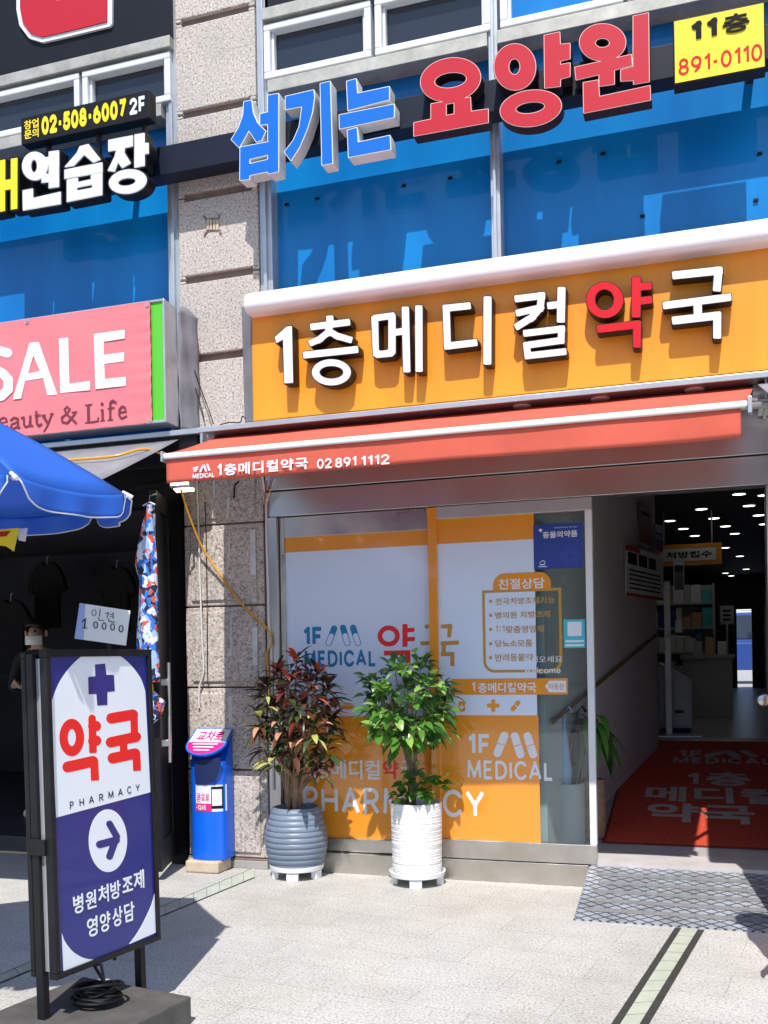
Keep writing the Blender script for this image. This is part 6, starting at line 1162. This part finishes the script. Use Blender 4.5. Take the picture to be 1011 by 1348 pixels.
# ================================================================== people
def person(nm, label, loc, turn, hgt, J, mats, hair=True, mask=False, seed=1):
    """one continuous skinned body posed by joints (metres for a 1.7 m figure, facing -y); mats: by height bands"""
    me = bpy.data.meshes.new('figure'); keys = list(J); idx = {k: i for i, k in enumerate(keys)}
    me.from_pydata([J[k][0] for k in keys], [(idx[k], idx[J[k][2]]) for k in keys if J[k][2]], []); o = bpy.data.objects.new('figure', me); COL.objects.link(o)
    sk = o.modifiers.new('skin', 'SKIN'); sk.use_smooth_shade = True
    for k in keys:
        v = me.skin_vertices[0].data[idx[k]]; r_ = J[k][1]; v.radius = r_ if isinstance(r_, tuple) else (r_, r_); v.use_root = (k == 'pelvis')
    sb = o.modifiers.new('sub', 'SUBSURF'); sb.levels = sb.render_levels = 2
    dg = bpy.context.evaluated_depsgraph_get(); m2 = bpy.data.meshes.new_from_object(o.evaluated_get(dg)); bpy.data.objects.remove(o)
    mw = Matrix.Translation([float(c) for c in loc]) @ Matrix.Rotation(turn, 4, 'Z') @ Matrix.Scale(hgt / 1.7, 4)
    t = thing(nm, label, 'person', loc)
    used = [M['skin']] + [m_ for _, m_ in mats]
    body = link('body', m2, used, t, mw)
    for p in m2.polygons:
        p.use_smooth = True; c = p.center
        for k, (test, m_) in enumerate(mats):
            if test(c): p.material_index = k + 1; break
    H = np.array(J['head'][0]); L_ = body
    g = MB(); hp = []
    for i in range(9):
        for k in range(20):
            th = R(4 + 108 * i / 8); a = 2 * math.pi * k / 20; back = .5 + .5 * math.sin(a); r_ = .112
            th2 = th * (.62 + .42 * back); g.v.append((H[0] + .098 * math.sin(th2) * math.cos(a), H[1] + .012 + .118 * math.sin(th2) * math.sin(a), H[2] + .02 + .120 * math.cos(th2)))
    g.f = [(i * 20 + k, i * 20 + (k + 1) % 20, (i + 1) * 20 + (k + 1) % 20, (i + 1) * 20 + k) for i in range(8) for k in range(20)]; g.mi = [0] * len(g.f)
    ho = g.build('hair', M['hair'], t, smooth=True); ho.matrix_basis = mw; q = ho.modifiers.new('thick', 'SOLIDIFY'); q.thickness = .012
    for s_ in (-1, 1):
        g = MB(); g.lathe([(0, -.011), (.008, -.008), (.011, 0), (.008, .008), (0, .011)], (H[0] + s_ * .034, H[1] - .093, H[2] + .012), 12); e = g.build('eye', M['ink'], t, smooth=True); e.matrix_basis = mw
        g = MB(); g.lathe([(0, -.03), (.010, -.02), (.014, .005), (.010, .025), (0, .03)], (H[0] + s_ * .092, H[1] + .005, H[2] - .005), 10); e = g.build('ear', M['skin'], t, smooth=True); e.matrix_basis = mw
    if mask:
        g = MB()
        for i in range(7):
            for k in range(13): a = R(-60 + 120 * k / 12); z = -.105 + .080 * i / 6; pr = .018 * math.sin(math.pi * i / 6) * math.cos(a); g.v.append((H[0] + .088 * math.sin(a), H[1] - (.100 + pr) * math.cos(a) + .002, H[2] + z))
        g.f = [(i * 13 + k, i * 13 + k + 1, (i + 1) * 13 + k + 1, (i + 1) * 13 + k) for i in range(6) for k in range(12)]; g.mi = [0] * len(g.f); o = g.build('face_mask', M['card'], t, smooth=True); o.matrix_basis = mw
    return t
def joints(lhand, rhand, lelb, relb, lean=0., skirt=False):
    J = {'pelvis': ((0, 0, .93), (.145, .10), None), 'waist': ((0, -.01, 1.08), (.125, .09), 'pelvis'), 'chest': ((0, -.01 - lean, 1.27), (.150, .105), 'waist'), 'collar': ((0, -lean, 1.40), (.11, .075), 'chest'),
         'neck': ((0, -.01 - lean * 1.3, 1.475), (.052, .052), 'collar'), 'chin': ((0, -.025 - lean * 1.6, 1.545), (.062, .072), 'neck'), 'head': ((0, -.02 - lean * 1.8, 1.60), (.078, .094), 'chin'), 'crown': ((0, -.01 - lean * 1.8, 1.665), (.060, .075), 'head'), 'nose': ((0, -.118 - lean * 1.8, 1.59), (.012, .012), 'head')}
    for s_, h, e, n in ((-1, lhand, lelb, 'l'), (1, rhand, relb, 'r')):
        J[n + 'sh'] = ((s_ * .185, -lean, 1.385), (.062, .062), 'collar'); J[n + 'el'] = (e, (.042, .042), n + 'sh'); h = np.array(h); e_ = np.array(e); d = (h - e_) / np.linalg.norm(h - e_)
        J[n + 'wr'] = (tuple(h), (.027, .024), n + 'el'); pm_ = h + d * .07; J[n + 'pa'] = (tuple(pm_), (.036, .018), n + 'wr'); side = np.cross(d, np.array([0, 1., .3])); side /= np.linalg.norm(side); dn_ = np.array([0, .25, -.97])
        for f_, off, ln_ in (('a', -.028, .062), ('b', -.010, .072), ('c', .010, .068), ('d', .028, .054)):
            k0 = pm_ + d * .035 + side * off; k1 = k0 + d * ln_ * .5 + dn_ * .006; k2 = k1 + (d * .75 + dn_ * .5) * ln_ * .5; J[n + f_ + '1'] = (tuple(k0), (.009, .009), n + 'pa'); J[n + f_ + '2'] = (tuple(k1), (.0085, .0085), n + f_ + '1'); J[n + f_ + '3'] = (tuple(k2), (.007, .007), n + f_ + '2')
        tb = h + d * .03 - side * .038; J[n + 't1'] = (tuple(tb), (.011, .011), n + 'wr'); J[n + 't2'] = (tuple(tb + d * .035 - side * .016), (.009, .009), n + 't1')
        J[n + 'hip'] = ((s_ * .092, 0, .86), (.092, .098), 'pelvis'); J[n + 'kn'] = ((s_ * .098, -.015, .49), (.062, .064), n + 'hip'); J[n + 'an'] = ((s_ * .10, .015, .10), (.045, .05), n + 'kn'); J[n + 'he'] = ((s_ * .10, .03, .045), (.040, .042), n + 'an'); J[n + 'ba'] = ((s_ * .105, -.10, .035), (.045, .030), n + 'he'); J[n + 'toe'] = ((s_ * .108, -.165, .03), (.036, .022), n + 'ba')
    return J
hp_ = at(55, 832, 1.15); hg = (hp_[2] - .10 + .06) * 1.0
shopper = lambda c: c.z
person('person', 'masked person in dark clothes and patterned trousers looking down inside the clothes shop', (hp_[0], 1.15, .10), R(12), hp_[2] - .10 + .09,
       joints((-.10, -.30, 1.16), (.10, -.30, 1.15), (-.25, -.06, 1.12), (.25, -.06, 1.12), .05), [(lambda c: c.z < .085, M['card']), (lambda c: c.z < .95, M['trouser']), (lambda c: c.z < 1.455 and not (c.y < -.235), M['cloth'])], mask=True)
sh_ = atz(1010, 1300, .03)
person('person', 'passer by in black shoes and dark clothes standing at the right edge of the pavement', (sh_[0] + .215, sh_[1] + .10, 0), R(-90), 1.70,
       joints((-.27, -.06, .86), (.27, -.08, .86), (-.25, .03, 1.10), (.25, .02, 1.10)), [(lambda c: c.z < .10, M['black']), (lambda c: c.z < .97, M['navycl']), (lambda c: c.z < 1.455 and c.z > .88 and not (abs(c.x) > .22 and c.z < .93), M['cloth'])])
# unseen banner stand out of frame, added to cast the shadow on the ramp
bs = thing('shadow_banner_stand', 'unseen tall narrow banner stand added to shade the right side of the ramp', 'banner', (.58, -.69, 0)); g = MB(); g.box(.32, .85, -.70, -.685, .06, 1.62); g.build('banner', M['orange'], bs); g = MB(); g.box(.31, .86, -.72, -.66, 1.62, 1.65); g.box(.31, .86, -.76, -.60, 0, .06); g.build('frame', M['alu'], bs, bevel=.004)
# the other side of the street, mirrored in the glass and steel
ob = thing('opposite_building', 'pale building across the street with rows of windows', 'building', (-4, -46, 0))
g = MB(); g.box(-40, 30, -56, -46, -.12, 10); g.build('wall', M['conc'], ob)
for k in range(12):
    for j in range(3): g = MB(); g.box(-38 + k * 5.6, -34.5 + k * 5.6, -45.98, -45.9, 1 + j * 3.1, 2.9 + j * 3.1); g.build('window', M['dglass'], ob)
rng = random.Random(31)
for i, (x, y, h) in enumerate(((-9, -15.5, 6.2), (-2.5, -16, 5.4), (6, -15.5, 6.5))):
    t = thing('street_tree', ['round street tree across from the sale light box', 'round street tree across from the pharmacy', 'tall street tree across from the doorway'][i], 'tree', (x, y, 0), 'street trees along the kerb')
    g = MB(); g.tube([(x, y, 0), (x + .05, y, h * .3), (x, y + .05, h * .62)], [.16, .12, .06], 10); g.build('trunk', M['bark2'], t, smooth=True)
    g = MB()
    for k in range(900):
        d = np.array([rng.gauss(0, 1), rng.gauss(0, 1), rng.gauss(0, 1)]); d /= np.linalg.norm(d); r_ = rng.random() ** .4; c = np.array([x, y, h * .68]) + d * np.array([1.7, 1.7, h * .30]) * r_
        leaf(g, c, d + [0, 0, -.2], np.array([0, .1, 1.]), rng.uniform(.25, .4), rng.uniform(.12, .2), .6, rng.choice([0, 1, 1, 3]), .1, 2)
    g.build('crown', GREEN, t)
